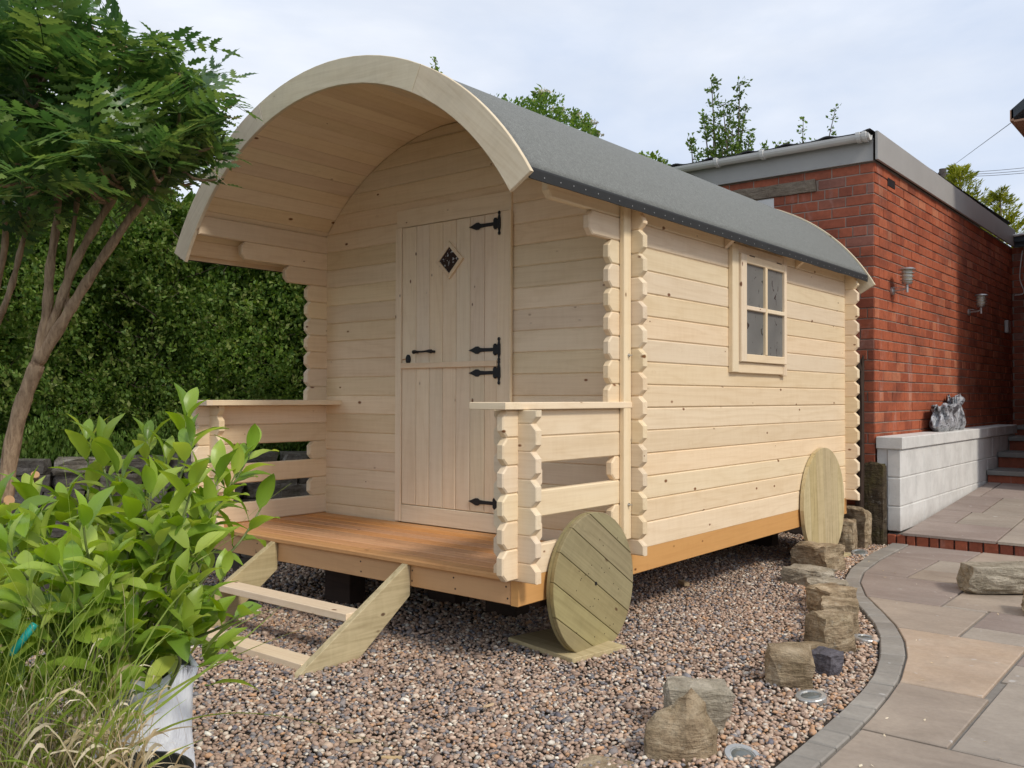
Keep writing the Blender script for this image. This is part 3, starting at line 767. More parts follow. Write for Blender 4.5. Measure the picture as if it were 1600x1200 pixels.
# wall lamps
def wall_lamp(y, z, label):
    e = empty('wall_lamp', (BX, y, z), label, 'lamp', 'tiered steel lamps on the brick wall')
    V, F = lathe([(0.036, 0.0), (0.036, 0.018), (0.028, 0.024)], 16)
    place('wall_plate', mesh('wall_plate', V, F, M['steel'], False), e, Matrix.Translation((BX, y, z)) @ Matrix.Rotation(R(90), 4, 'Y'))
    V, F = join([tube([(BX+0.02, y, z), (BX+0.10, y, z+0.005), (BX+0.125, y, z+0.02)], 0.007, 8), tube([(BX+0.02, y, z+0.03), (BX+0.11, y, z+0.015)], 0.004, 6)])
    place('arm', mesh('arm', V, F, M['steel']), e)
    c = Matrix.Translation((BX+0.13, y, z+0.0))
    V, F = lathe([(0.012, -0.02), (0.012, 0.045), (0.035, 0.05), (0.045, 0.062), (0.046, 0.068), (0.03, 0.07)], 18)
    place('lamp_base', mesh('lamp_base', V, F, M['steel'], False), e, c)
    V, F = lathe([(0.040, 0.066), (0.044, 0.175)], 18)
    place('lamp_glass', mesh('lamp_glass', V, F, M['lampglass'], True), e, c)
    for k in range(3):
        zz = 0.085+0.03*k
        V, F = lathe([(0.043, zz), (0.055+0.003*k, zz-0.004), (0.055+0.003*k, zz+0.001), (0.044, zz+0.006)], 18)
        place('louvre', mesh('louvre', V, F, M['steel'], False), e, c)
    V, F = lathe([(0.070, 0.172), (0.072, 0.176), (0.05, 0.19), (0.012, 0.196)], 22)
    place('lamp_cap', mesh('lamp_cap', V, F, M['steel'], False), e, c)
wall_lamp(4.22, 1.70, 'tiered steel wall lamp nearest the corner of the brick building')
wall_lamp(6.98, 1.72, 'tiered steel wall lamp farther along the brick wall, in the shade')

# ------------------------------------------------------------------ white block wall
blk = empty('block_wall', (0.15, 6.0, -0.31), 'low white painted block wall with flat coping along the brick building', 'wall')
me = box_mesh('core', 0.178, 4.62, 0.74, M['block'])
place('wall_core', me, blk, Matrix.Translation((0.062, BY+0.012, -0.305)))
zs = [-0.315, -0.11, 0.125, 0.352]
for c in range(3):
    yy = BY; first = True
    x0 = 0.142
    while yy < 8.42:
        l = 0.45 if not (first and c % 2 == 0) else 0.235
        l = min(l, 8.42-yy); first = False
        me = box_mesh('block', 0.25-x0-0.002, l-0.006, zs[c+1]-zs[c]-0.007, M['block'], 0.006)
        place('block', me, blk, Matrix.Translation((x0+random.uniform(-.001, .002), yy+0.003, zs[c]+0.003)))
        yy += l
yy = BY-0.008
while yy < 8.42:
    l = min(0.44, 8.43-yy)
    place('coping_block', box_mesh('coping_block', 0.212, l-0.005, 0.10, M['block'], 0.006), blk, Matrix.Translation((0.056, yy, 0.355)))
    yy += l

# sack on the wall
def sack(cx_, cy_, cz_, sx, sy, sz, seed, name, label=None, parent=None):
    bm = bmesh.new(); bmesh.ops.create_icosphere(bm, subdivisions=4, radius=1)
    for v in bm.verts:
        p = v.co.copy()
        k = 1+0.32*noise.noise(p*1.6+Vector((seed, 0, 0)))-0.34*abs(noise.noise(p*2.6+Vector((0, seed, 0))))-0.08*abs(noise.noise(p*5.5+Vector((seed, 2, 0))))
        p *= k
        if p.z < -0.72: p.z = -0.72-0.02*(p.z+0.72)
        v.co = Vector((p.x*sx, p.y*sy, (p.z+0.72)*sz))
    me = bm_mesh(bm, name, M['sack'], True)
    return place(name, me, parent, Matrix.Translation((cx_, cy_, cz_)), label=label)
sk = empty('rubble_sack', (0.15, 5.6, 0.455), 'crumpled silver grey plastic sack slumped on the white block wall', 'sack')
def pleated(name, loc, sx, sy, prof, seed, lean):
    # prof: (radius, height, pleat depth)
    nn = 72; V = []; F = []; pr = []
    for i in range(len(prof)-1):
        for k in range(4):
            t = k/4; pr.append(tuple(prof[i][j]*(1-t)+prof[i+1][j]*t for j in range(3)))
    pr.append(prof[-1])
    for i, (rad, z, pl) in enumerate(pr):
        for k in range(nn):
            a = 2*PI*k/nn
            q = Vector((math.cos(a)*1.4+seed, math.sin(a)*1.4, z*3.5))
            f = 1+0.75*pl*(abs(noise.noise(q*2.0))*2.0-0.5)+0.14*noise.noise(q*0.7)+0.03*noise.noise(q*4)
            zz = z+0.05*pl*noise.noise(q*1.3)*1.8
            V.append((rad*f*math.cos(a)*sx+lean[0]*zz, rad*f*math.sin(a)*sy+lean[1]*zz, max(0.0, zz)))
    for i in range(len(pr)-1):
        for k in range(nn): F.append((i*nn+k, i*nn+(k+1) % nn, (i+1)*nn+(k+1) % nn, (i+1)*nn+k))
    F.append(tuple(range(nn))[::-1])
    place(name, mesh(name, V, F, M['sack'], True), sk, Matrix.Translation(loc))
pleated('sack_body', (0.150, 5.50, 0.455), 0.09, 0.34, [(0.75, 0, .1), (1.0, 0.05, .2), (0.98, 0.12, .35), (0.80, 0.18, .5), (0.92, 0.245, .6), (0.80, 0.235, .6), (0.3, 0.16, .3)], 2.0, (0.1, -0.25))
pleated('sack_neck', (0.130, 6.00, 0.455), 0.08, 0.25, [(0.8, 0, .1), (1.0, 0.07, .25), (0.95, 0.17, .4), (0.62, 0.25, .6), (0.80, 0.33, .7), (0.60, 0.30, .6), (0.2, 0.2, .3)], 7.0, (0.0, 0.15))

# far brick wall closing the passage, its roof edge and pipe
far = empty('rear_brick_wing', (1.2, 9.6, 0), 'shaded brick wing closing the far end of the passage under a slate eave', 'building')
place('wall', box_mesh('wall', 4.2, 0.2, 2.95, M['mortar']), far, Matrix.Translation((-0.9, 9.43, -0.2)))
V = []; F = []
bmt = brick_me(BLN, 0)
for c in range(30):
    xx = 0.06 - (0.118 if c % 2 else 0)
    while xx < 1.2:
        mw = frame((xx, 9.42, 0.15+c*CH), (1, 0, 0), (0, 0, 1)); b0 = len(V)
        V += [mw @ v.co for v in bmt.vertices]; F += [tuple(b0+q for q in p.vertices) for p in bmt.polygons]
        xx += BLN
place('brickwork', mesh('brickwork', V, F, M['brick_end']), far, kind='stuff')
place('eave_board', box_mesh('eave', 3.2, 0.06, 0.07, M['slateblue']), far, Matrix.Translation((0.07, 9.30, 2.74)))
V, F = tube([(-0.12, 9.26, 2.87), (3.0, 8.9, 3.02)], 0.018, 8)
place('white_pipe', mesh('pipe', V, F, M['upvc']), far)
place('roof', mesh('roof', [(0.07, 9.25, 2.86), (3.2, 9.25, 3.6), (3.2, 11, 3.9), (0.07, 11, 3.2), (0.07, 9.25, 2.80), (3.2, 9.25, 2.80)], [(0, 1, 2, 3), (4, 5, 1, 0)], M['slateblue']), far)
V, F = tube(spline([(0.17, 9.40, 2.70), (0.14, 9.38, 2.35), (0.19, 9.37, 2.15), (0.08, 9.38, 2.12)]), 0.006, 6)
place('cable', mesh('cable', V, F, M['upvc']), far)

# neighbouring house: its eave corner shows top right and it shades the passage
hse = empty('brick_house', (3.5, 9.0, GZ), 'house on the right of which only the dark eave corner shows at the top', 'building')
HX, HY = 0.84, 6.35
place('wall', box_mesh('wall', 4.5, 7.0, 4.0, M['house']), hse, Matrix.Translation((HX, HY, -0.45)))
ec = onp(1, HY-0.28, 1580, 171)
ex, ey, ez = ec.x, ec.y, ec.z
sl_ = math.tan(R(38))
V = [(ex, ey, ez), (ex, ey+8, ez), (ex+3.0, ey+8, ez+3.0*sl_), (ex+3.0, ey, ez+3.0*sl_), (ex+6, ey, ez), (ex+6, ey+8, ez)]
V2 = [(a, b, c-0.10) for a, b, c in V]
place('roof', mesh('roof', V+V2, [(0, 1, 2, 3), (3, 2, 5, 4), (0, 3, 9, 6), (3, 4, 10, 9), (6, 9, 8, 7), (9, 10, 11, 8)], M['slateblue']), hse)
place('soffit', box_mesh('soffit', 0.34, 8, 0.02, M['soffit']), hse, Matrix.Translation((ex+0.02, ey+0.01, ez-0.125)))
place('eave_board', box_mesh('eaveb', 0.03, 8, 0.11, M['soffit']), hse, Matrix.Translation((ex-0.012, ey, ez-0.115)))
place('gable_wall', mesh('gable', [(HX, HY+0.01, 3.5), (HX+4.5, HY+0.01, 3.5), (ex+3.0, HY+0.01, ez+3.0*sl_-0.12), (HX, HY+0.2, 3.5)], [(0, 1, 2)], M['house']), hse)

# ================================================================== DRY STONE WALL + HEDGE (behind the hut, left)
def rock_me(sx, sy, sz, seed, mat, cuts=3, rough=0.10, pts=16):
    rr = random.Random(seed)
    bm = bmesh.new()
    for i in range(pts):
        p = Vector((rr.uniform(-1, 1), rr.uniform(-1, 1), rr.uniform(-1, 1)))
        m = max(abs(p.x), abs(p.y), abs(p.z)); p /= m; p *= rr.uniform(0.86, 1.0)
        bm.verts.new(p)
    for sxx in (-1, 1):
        for syy in (-1, 1):
            for szz in (-1, 1): bm.verts.new(Vector((sxx, syy, szz))*rr.uniform(0.68, 0.92))
    r = bmesh.ops.convex_hull(bm, input=bm.verts)
    bmesh.ops.delete(bm, geom=[g for g in r['geom_interior'] if isinstance(g, bmesh.types.BMVert)], context='VERTS')
    loose = [v for v in bm.verts if not v.link_faces]
    if loose: bmesh.ops.delete(bm, geom=loose, context='VERTS')
    if cuts: bmesh.ops.subdivide_edges(bm, edges=bm.edges, cuts=cuts, use_grid_fill=True)
    for v in bm.verts:
        n = noise.noise_vector(v.co*2.1+Vector((seed*1.7, 0, 0)))*rough + noise.noise_vector(v.co*6+Vector((0, seed*2.1, 0)))*rough*0.5
        v.co += n
        v.co = Vector((v.co.x*sx/2, v.co.y*sy/2, v.co.z*sz/2))
    me = bm_mesh(bm, 'rock', mat)
    return me
gw = empty('dry_stone_wall', (-3.7, -0.3, GZ), 'dark dry stone wall behind the hut at the foot of the hedge', 'wall')
wa, wb = Vector((-4.72, -2.0, 0)), Vector((-3.0, 0.95, 0)); wd = (wb-wa).normalized(); wn_ = Vector((wd.y, -wd.x, 0)); wl = (wb-wa).length
rme = [rock_me(0.30, 0.22, 0.13, 40+i, M['wallstone'], 1, 0.14, 8) for i in range(8)]
rme2 = [rock_me(0.42, 0.26, 0.15, 60+i, M['wallstone'], 1, 0.14, 8) for i in range(5)]
place('wall_core', box_mesh('core', wl, 0.2, 0.66, M['dark']), gw, frame((wa.x, wa.y, -0.45), tuple(wd), (0, 0, 1)))
for c in range(7):
    s = random.uniform(-0.1, 0.1); z = GZ+0.03+c*0.112
    while s < wl:
        big = c == 6
        me = random.choice(rme2 if big else rme); l = (0.38 if big else 0.27)*random.uniform(0.9, 1.1)
        p = wa+wd*(s+l/2)+wn_*(0.03)
        a = math.atan2(wd.y, wd.x)+random.uniform(-.12, .12)
        place('stone', me, gw, Matrix.Translation((p.x, p.y, z+random.uniform(-.01, .012))) @ Matrix.Rotation(a, 4, 'Z') @ Matrix.Rotation(random.choice([0, PI]), 4, 'X'))
        s += l

def leaf_cards(P_, N_, size, rng, fold=0.35, aspect=0.55, up=0.25, jitter=0.9, droop=0.0):
    """two-triangle folded leaves at points P_ with outward directions N_"""
    n = len(P_)
    D = N_ + jitter*(rng.random((n, 3))-0.5)*2
    D[:, 2] += up
    D /= np.linalg.norm(D, axis=1)[:, None]
    A = rng.random((n, 3))-0.5
    S = np.cross(D, A); S /= np.linalg.norm(S, axis=1)[:, None]
    NN = np.cross(S, D)
    L_ = (size[0]+(size[1]-size[0])*rng.random(n))[:, None]
    Wd = L_*aspect*0.5
    base = P_; tip = P_+D*L_
    mid = P_+D*L_*0.45
    l = mid+S*Wd+NN*Wd*fold; r = mid-S*Wd+NN*Wd*fold
    V = np.stack([base, r, tip, l], 1).reshape(-1, 3)
    i = np.arange(n)*4
    F = np.concatenate([np.stack([i, i+1, i+2], 1), np.stack([i, i+2, i+3], 1)], 0)
    return V, F

# hedge volume: a slab following the wall, bulging; heights vary
def hedge():
    global rng
    n = 150000
    pts = []; nrm = []
    he = empty('hawthorn_hedge', (-5.0, 0.5, GZ), 'tall dense dark green hawthorn hedge filling the left background', 'hedge')
    hd = Vector((1.28, 2.2, 0)).normalized()          # hedge runs parallel to the stone wall
    hn = Vector((hd.y, -hd.x, 0)); h0 = Vector((-5.4, -2.9, 0)) - hn*0.60
    Ln = 8.6
    s = rng.random(n)*Ln; t = rng.random(n)
    # profile: from foot (front, z=0) up the front face, over the top
    top = 2.80+0.35*np.sin(s*1.3+0.5)+0.22*np.sin(s*3.1+1)+0.1*np.sin(s*7)
    top = top + 0.25*np.clip((s-2.5)/2, 0, 1) - 0.5*np.clip((s-6.5)/2, 0, 1)
    hgt = t**0.9
    z = GZ+0.45+(top-0.03)*np.minimum(hgt*1.12, 1.0)
    over = np.clip((hgt*1.12-1)/0.12, 0, 1)
    bulge = np.zeros(n); 
    for fx, fz, ph, am in ((1.9, 1.7, 0.3, .20), (3.7, 3.1, 1.9, .20), (7.1, 6.3, .7, .16), (13, 11, 2.2, .07), (23, 21, 4.2, .04)):
        bulge += am*np.sin(s*fx+ph+np.sin(z*fz*0.7+ph)*1.4)*np.cos(z*fz+ph*1.3+np.sin(s*fx*.6)*1.1)
    depth = rng.random(n)**1.7*0.42
    u = 0.10+0.30*np.sin(np.clip(hgt, 0, 1)*PI*0.85)+bulge*1.5-depth-over*1.3*rng.random(n)
    X = h0.x+hd.x*s+hn.x*u; Y = h0.y+hd.y*s+hn.y*u
    Pn = np.stack([X, Y, z+0.12*rng.random(n)], 1)
    N = np.tile(np.array([hn.x, hn.y, 0.35]), (n, 1))
    tipm = (depth < 0.06) & (bulge > 0.04) & (rng.random(n) < 0.6)
    V, F = leaf_cards(Pn[~tipm], N[~tipm], (0.022, 0.046), rng, aspect=0.7, jitter=1.1)
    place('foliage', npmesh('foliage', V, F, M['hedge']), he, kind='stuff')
    V, F = leaf_cards(Pn[tipm], N[tipm], (0.02, 0.04), rng, aspect=0.7, jitter=1.0)
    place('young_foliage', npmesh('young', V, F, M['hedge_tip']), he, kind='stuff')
    # loose leafy sprays standing out of the mass
    ns = 1900; SP = []; SN = []
    for k in range(ns):
        s0 = random.uniform(0, Ln); z0 = random.uniform(0.15, 2.9 if k < 1500 else 2.2); u0 = random.uniform(0.05, 0.5)
        p = np.array([h0.x+hd.x*s0+hn.x*u0, h0.y+hd.y*s0+hn.y*u0, z0])
        d = np.array([hn.x+random.uniform(-1, 1), hn.y+random.uniform(-1, 1), random.uniform(-.3, 1.1)]); d /= np.linalg.norm(d)
        ln = random.uniform(0.1, 0.28) if k < 1500 else random.uniform(0.3, 0.6)
        if k >= 1500: d = np.array([hn.x*0.6+random.uniform(-.8, .8), hn.y*0.6+random.uniform(-.8, .8), random.uniform(.2, 1.2)]); d /= np.linalg.norm(d)
        for j in range(16 if k < 1500 else 34):
            t = random.random(); SP.append(p+d*ln*t+np.random.default_rng(k*40+j).normal(0, 0.012, 3)); SN.append(d)
    V, F = leaf_cards(np.array(SP), np.array(SN), (0.025, 0.05), rng, aspect=0.65, jitter=1.0)
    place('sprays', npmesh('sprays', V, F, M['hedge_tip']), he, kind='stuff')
    # branches inside and a few bare twigs at the surface
    parts = []
    for k in range(150):
        s0 = random.uniform(0, Ln); z0 = random.uniform(0.1, 2.3); u0 = random.uniform(-0.35, 0.05)
        p = h0+hd*s0+hn*u0; p.z = z0
        d = Vector((hn.x+random.uniform(-.9, .9), hn.y+random.uniform(-.9, .9), random.uniform(-.2, 1.0))).normalized()
        q = [p+d*t_*random.uniform(0.35, 0.6)+Vector((random.uniform(-.04, .04),)*3)*t_ for t_ in (0, .5, 1, 1.25)]
        parts.append(tube(q, [0.006, 0.004, 0.003, 0.0015], 4, False))
    V, F = join(parts); place('branch', mesh('branch', V, F, M['twig']), he, kind='stuff')
    # woody interior: upright stems and coarse inner leaves
    n2 = 60000
    s = rng.random(n2)*Ln; z = GZ+0.1+rng.random(n2)*2.75; u = -0.40-rng.random(n2)*0.9
    Pn = np.stack([h0.x+hd.x*s+hn.x*u, h0.y+hd.y*s+hn.y*u, z], 1)
    V, F = leaf_cards(Pn, np.tile(np.array([hn.x, hn.y, 0.1]), (n2, 1)), (0.14, 0.27), rng, aspect=0.8)
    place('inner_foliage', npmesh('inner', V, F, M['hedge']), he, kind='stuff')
    # weeds along the wall top
    n3 = 7000
    s = rng.random(n3)*wl; 
    hgt = rng.random(n3)**1.6*0.30*(0.6+0.6*np.sin(s*4)**2)
    Pn = np.stack([wa.x+wd.x*s, wa.y+wd.y*s, 0.30+hgt], 1)+np.array([-wn_.x, -wn_.y, 0])*(0.05+0.25*rng.random(n3))[:, None]
    V, F = leaf_cards(Pn, np.tile(np.array([wn_.x*.3, wn_.y*.3, 0.9]), (n3, 1)), (0.025, 0.055), rng, aspect=0.4, jitter=0.6)
    place('weeds', npmesh('weeds', V, F, M['herb']), None, kind='stuff', label='light green weeds growing along the top of the stone wall')
hedge()

# ================================================================== TREES SEEN ABOVE THE ROOFS
def crown_tree(name, label, cat, base, tips, leafmat, leaf, nleaf, spread, rad=0.03, seed=1, group=None, flowers=False, lowfill=None):
    """tips: list of top points; trunk from base with limbs to each tip; leaves along the outer part of each limb"""
    e = empty(name, tuple(base), label, cat, group)
    rr = random.Random(seed); rg = np.random.default_rng(seed)
    parts = []; LP = []; LN = []
    cen = sum((Vector(t) for t in tips), Vector())/len(tips)
    fork = Vector(base).lerp(cen, 0.45); fork.x = base[0]+(cen.x-base[0])*0.3; fork.y = base[1]+(cen.y-base[1])*0.3
    parts.append(tube(spline([base, Vector(base).lerp(fork, .5)+Vector((.05, .04, 0)), fork]), [rad*(1-0.4*i/12) for i in range(13)], 7, False))
    place('trunk', mesh('trunk', *parts[0], M['twig'], True), e)
    limbs = []
    for tp in tips:
        tp = Vector(tp)
        q = spline([fork, fork.lerp(tp, 0.5)+Vector((rr.uniform(-.1, .1), rr.uniform(-.1, .1), rr.uniform(0, .15))), tp], 7)
        m = len(q)
        limbs.append(tube(q, [rad*0.5*(1-i/(m-1))+0.0035 for i in range(m)], 5, False))
        for i in range(m//3, m):
            kk = 1 if i < m-2 else 0
            for b in range(3):
                fr = i/(m-1)
                L_ = spread*(1.15-fr*0.9)*rr.uniform(0.4, 1)
                d = Vector((rr.uniform(-1, 1), rr.uniform(-1, 1), rr.uniform(-.15, 1.0))).normalized()
                p0 = q[i]; p1 = p0+d*L_
                limbs.append(tube([p0, p0.lerp(p1, .5)+Vector((0, 0, .02)), p1], [0.004, 0.003, 0.0015], 4, False))
                for j in range(nleaf):
                    t = rr.uniform(0.15, 1.05); c = p0.lerp(p1, t)
                    LP.append(c+Vector((rr.uniform(-1, 1), rr.uniform(-1, 1), rr.uniform(-1, 1)))*leaf[1]*0.6); LN.append(d)
    V, F = join(limbs); place('limbs', mesh('limbs', V, F, M['twig']), e)
    V, F = leaf_cards(np.array([tuple(p) for p in LP]), np.array([tuple(p) for p in LN]), leaf, rg, aspect=0.6, jitter=0.9, up=0.0)
    place('crown', npmesh('crown', V, F, leafmat), e, kind='stuff')
    if flowers:
        FP = []
        for tp in tips:
            for j in range(60):
                FP.append(Vector(tp)+Vector((rr.uniform(-.07, .07), rr.uniform(-.07, .07), rr.uniform(0.0, .03))))
        V, F = leaf_cards(np.array([tuple(p) for p in FP]), np.tile(np.array([0, 0, 1.0]), (len(FP), 1)), (0.015, 0.03), rg, aspect=1.0)
        place('flowers', npmesh('flowers', V, F, M['flower']), e, kind='stuff')
    return e
D1 = 9.5
def A_(px, py, d=D1): return tuple(at(px, py, d))
def gb(px, d): 
    v = at(px, 700, d); return (v.x, v.y, GZ)
crown_tree('elder_shrub', 'elder bush with cream flower heads rising just over the hut roof', 'shrub', gb(880, 9.0), [A_(850, 148, 9), A_(843, 160, 9.2), A_(870, 175, 9), A_(900, 185, 9), A_(922, 195, 9), A_(930, 215, 9.2), A_(868, 210, 9), A_(890, 230, 8.8)], M['elder'], (0.05, 0.085), 6, 0.14, 0.04, 5, flowers=True)
crown_tree('elder_shrub', 'small leafy shrub tip showing above the middle of the hut roof', 'shrub', gb(1020, 9.6), [A_(1005, 250, 9.6), A_(1025, 250, 9.6), A_(1035, 262, 9.6), A_(1012, 275, 9.6)], M['elder'], (0.05, 0.09), 7, 0.16, 0.03, 6, flowers=False)
crown_tree('hawthorn_tree', 'thin leafy sprig poking up behind the front arch of the roof', 'tree', gb(680, 8.5), [A_(680, 96, 8.5), A_(676, 108, 8.5), A_(684, 112, 8.6), A_(690, 128, 8.6)], M['elder'], (0.02, 0.045), 5, 0.09, 0.03, 8)
crown_tree('birch_tree', 'young birch with sparse small leaves standing against the sky', 'tree', gb(1130, 11.5), [A_(1112, 130, 11.5), A_(1156, 135, 11.5), A_(1130, 165, 11.3), A_(1100, 190, 11.5), A_(1165, 170, 11.6), A_(1115, 205, 11.2), A_(1145, 200, 11.5), A_(1080, 225, 11.5), A_(1130, 225, 11.2), A_(1150, 230, 11.2), A_(1110, 240, 11.2), A_(1170, 215, 11.4), A_(1140, 180, 11.4), A_(1195, 235, 11.5)], M['birch'], (0.035, 0.06), 14, 0.42, 0.06, 11)
crown_tree('birch_tree', 'spindly shrub with one long leaning twig above the brick building gutter', 'tree', gb(1235, 11.5), [A_(1305, 172, 11.5), A_(1255, 190, 11.5), A_(1230, 225, 11.5), A_(1215, 230, 11.3), A_(1250, 228, 11.5), A_(1275, 226, 11.5), A_(1290, 225, 11.5)], M['birch'], (0.035, 0.06), 5, 0.25, 0.04, 13)

def conifer(label, base, top, halfw, seed):
    e = empty('conifer', tuple(base), label, 'tree', 'golden conifers beyond the brick building')
    rr = random.Random(seed); rg = np.random.default_rng(seed)
    V, F = tube([base, top], [0.12, 0.02], 7, False); place('trunk', mesh('trunk', V, F, M['twig']), e)
    base = Vector(base); top = Vector(top); H = (top-base).length
    LP = []; LN = []
    for k in range(260):
        t = rr.uniform(0.25, 1.0); c = base.lerp(top, t); a = rr.uniform(0, 2*PI)
        L_ = halfw*min(1.0, (1.06-t)*3.2)*rr.uniform(0.55, 1.05)
        d = Vector((math.cos(a), math.sin(a), rr.uniform(0.35, 0.8))).normalized()
        for j in range(46):
            s = rr.uniform(0.25, 1.0)
            sidew = Vector((rr.uniform(-1, 1), rr.uniform(-1, 1), rr.uniform(-.6, .6)))*0.12*(1.15-s)
            LP.append(c+d*L_*s+sidew); LN.append(d+sidew*4)
    V, F = leaf_cards(np.array([tuple(p) for p in LP]), np.array([tuple(p) for p in LN]), (0.05, 0.12), rg, aspect=0.22, jitter=0.35, up=0.1)
    place('foliage', npmesh('foliage', V, F, M['conifer']), e, kind='stuff')
conifer('golden green conifer rising just right of the utility pole', at(1505, 700, 17), at(1500, 268, 17), 0.95, 3)
conifer('yellower conifer farther right, above the end of the fascia', at(1575, 700, 17), at(1562, 305, 17), 0.95, 4)
pole = empty('utility_pole', tuple(at(1473, 640, 24)), 'dark wooden utility pole top between conifer and fascia', 'pole')
V, F = tube([at(1473, 640, 24), at(1473, 264, 24)], [0.14, 0.09], 10); place('pole_shaft', mesh('pole', V, F, M['pole'], True), pole)
V, F = tube([at(1466, 272, 24), at(1481, 274, 24)], 0.05, 6); place('crossarm', mesh('arm', V, F, M['pole']), pole)
cabs = empty('overhead_wires', tuple(at(1540, 268, 23)), 'thin grey overhead wires running right from the utility pole', 'wires')
for (y0, y1) in ((271, 259), (274, 264), (277, 268)):
    V, F = tube(spline([at(1478, y0, 24), at(1560, (y0+y1)/2+1.0, 22.0), at(1660, y1-3, 20)]), 0.007, 4); place('wire', mesh('wire', V, F, M['cable']), cabs)
V, F = tube([at(1475, 269, 24), (ex+0.05, ey+0.1, ez-0.06)], 0.005, 4); place('wire', mesh('wire', V, F, M['cable']), cabs)

# ================================================================== THE HUT
hut = empty('shepherds_hut', (-1.2, 1.2, GZ), 'pale pine shepherds hut with curved grey felt roof, open porch and stable door', 'hut')
PINE = M['pine']
YF, YR = -0.962, 3.360
CHM = 0.030         # chamfer at log ends
def roofz(x):       # ceiling height above hut x
    d = RI*RI-(x-CX)**2
    return CZ+math.sqrt(d) if d > 0 else -1
def roofhalf(z):
    if z < CZ+0.3: return 9.0
    d = RI*RI-(z-CZ)**2
    return math.sqrt(d) if d > 0 else -1
def logpoly(x0, x1, z0, z1, c0=True, c1=True, clip=True, zb=None, inner=0):
    """log outline; chamfered ends; optionally clipped by the ceiling arc. zb: unchamfered extent"""
    n = 9; lft = []; rgt = []
    for i in range(n+1):
        z = z0+(z1-z0)*i/n
        lft.append((z)); 
    def ch(z):
        a = max(0, CHM-(z-z0)) if z0 > 0 else 0
        b = max(0, CHM-(z1-z))
        return max(a, b)
    zs_ = sorted(set([z0, z1, z0+CHM, z1-CHM]+([z0+(z1-z0)*i/6 for i in range(7)] if clip and roofhalf(z1) < 1.31 else [])))
    zs_ = [z for z in zs_ if z0 <= z <= z1]
    R_ = []; L__ = []
    for z in zs_:
        rx = x1-(ch(z) if c1 else 0); lx = x0+(ch(z) if c0 else 0)
        if clip:
            h = roofhalf(z)
            if h < 0: continue
            rx = min(rx, CX+h-0.001); lx = max(lx, CX-h+0.001)
        if rx-lx < 0.01: continue
        R_.append((rx, z)); L__.append((lx, z))
    if len(R_) < 2: return None
    return R_+L__[::-1]
def ylog(X0, y0, y1, z0, z1, c0=True, c1=True, mat=PINE, name='wall_log'):
    n = CHM
    pts = []
    def endp(y, s, c):
        if not c: return [(y, z0), (y, z1)]
        h = min(CHM, (z1-z0)*0.45)
        return [(y-s*h, z0), (y, z0+h), (y, z1-h), (y-s*h, z1)]
    a = endp(y0, -1, c0); b = endp(y1, 1, c1)
    pts = b + a[::-1]
    j = random.uniform(-0.0008, 0.0008)
    # store outline relative to the log middle so that grain differs from log to log
    me = prism(pts, T, mat, 0.0062, name)
    return place(name, me, hut, frame((X0+j, 0, 0), (0, 1, 0), (0, 0, 1)))
# side walls: frame gives local x=+Y, local y=-X
for side in (0, 1):
    X0 = 0.0 if side == 0 else -W+T
    zrow = [k*P for k in range(16)] if side == 0 else [k*P if k <= 8 else 0.96+(k-8)*0.1106 for k in range(17)]
    for k in range(15 if side == 0 else 16):
        z0 = zrow[k]; z1 = zrow[k+1]-0.0008
        if k == 0: z0 = -0.014 if side == 0 else 0.0
        if k in (0, 2, 4, 5): ylog(X0, -0.98, LEN+0.14, z0, z1 if k != 5 else 0.718)
        elif k in (1, 3):
            ylog(X0, -0.98, -0.70, z0, z1); ylog(X0, -0.135, LEN+0.14, z0, z1)
        elif k <= 12: ylog(X0, -0.165, LEN+0.14, z0, z1)
        elif k == 13: ylog(X0, -0.338, LEN+0.14, z0, z1)
        elif k == 14: ylog(X0, -0.667, LEN+0.14, z0, 1.812 if side == 0 else z1, c1=True)
        else: ylog(X0, YF+0.004, LEN+0.14, z0, 1.848, c0=False)
# filler strip under the arch outside the top log (closes the eave)
# cross-log stubs at the porch front corners
for side in (0, 1):
    for k in range(7):
        z0 = max((k-0.5)*P, -0.022); z1 = min((k+0.5)*P, 0.718)
        if k == 0: z0 = -0.022
        xa, xb = (-0.14, 0.10) if side == 0 else (-2.50, -2.26)
        h = min(CHM, (z1-z0)*0.6)
        if k == 0: pts = [(xa, z0), (xb, z0), (xb, z1-h), (xb-h, z1), (xa+h, z1), (xa, z1-h)]
        elif k == 6: pts = [(xa+h, z0), (xb-h, z0), (xb, z0+h), (xb, z1), (xa, z1), (xa, z0+h)]
        else: pts = [(xa+h, z0), (xb-h, z0), (xb, z0+h), (xb, z1-h), (xb-h, z1), (xa+h, z1), (xa, z1-h), (xa, z0+h)]
        place('corner_log', prism(pts, T, PINE, 0.004), hut, frame((0, -0.88, 0), (1, 0, 0), (0, 0, 1)))
# front and rear walls (logs along X, half a course off)
DX0, DX1 = -1.672, -0.748
for wall_y, door in ((0.0, True), (LEN, False)):
    k = 0
    while True:
        z0 = (k-0.5)*P; z1 = z0+P
        if k == 0: z0 = -0.020
        if z0 > CZ+RI-0.012: break
        z1 = min(z1, CZ+RI-0.004)
        if door and z0 < 1.80:
            for (a, b, ca, cb) in ((-W-0.10, DX0+0.01, True, False), (DX1-0.01, 0.10, False, True)):
                p = logpoly(a, b, z0, z1, ca, cb)
                if p: place('wall_log', prism(p, T, PINE, 0.0062), hut, frame((0, wall_y+random.uniform(-.0008, .0008), 0), (1, 0, 0), (0, 0, 1)))
        else:
            p = logpoly(-W-0.10, 0.10, z0, z1, True, True)
            if p: place('wall_log', prism(p, T, PINE, 0.0062), hut, frame((0, wall_y+random.uniform(-.0008, .0008), 0), (1, 0, 0), (0, 0, 1)))
        k += 1
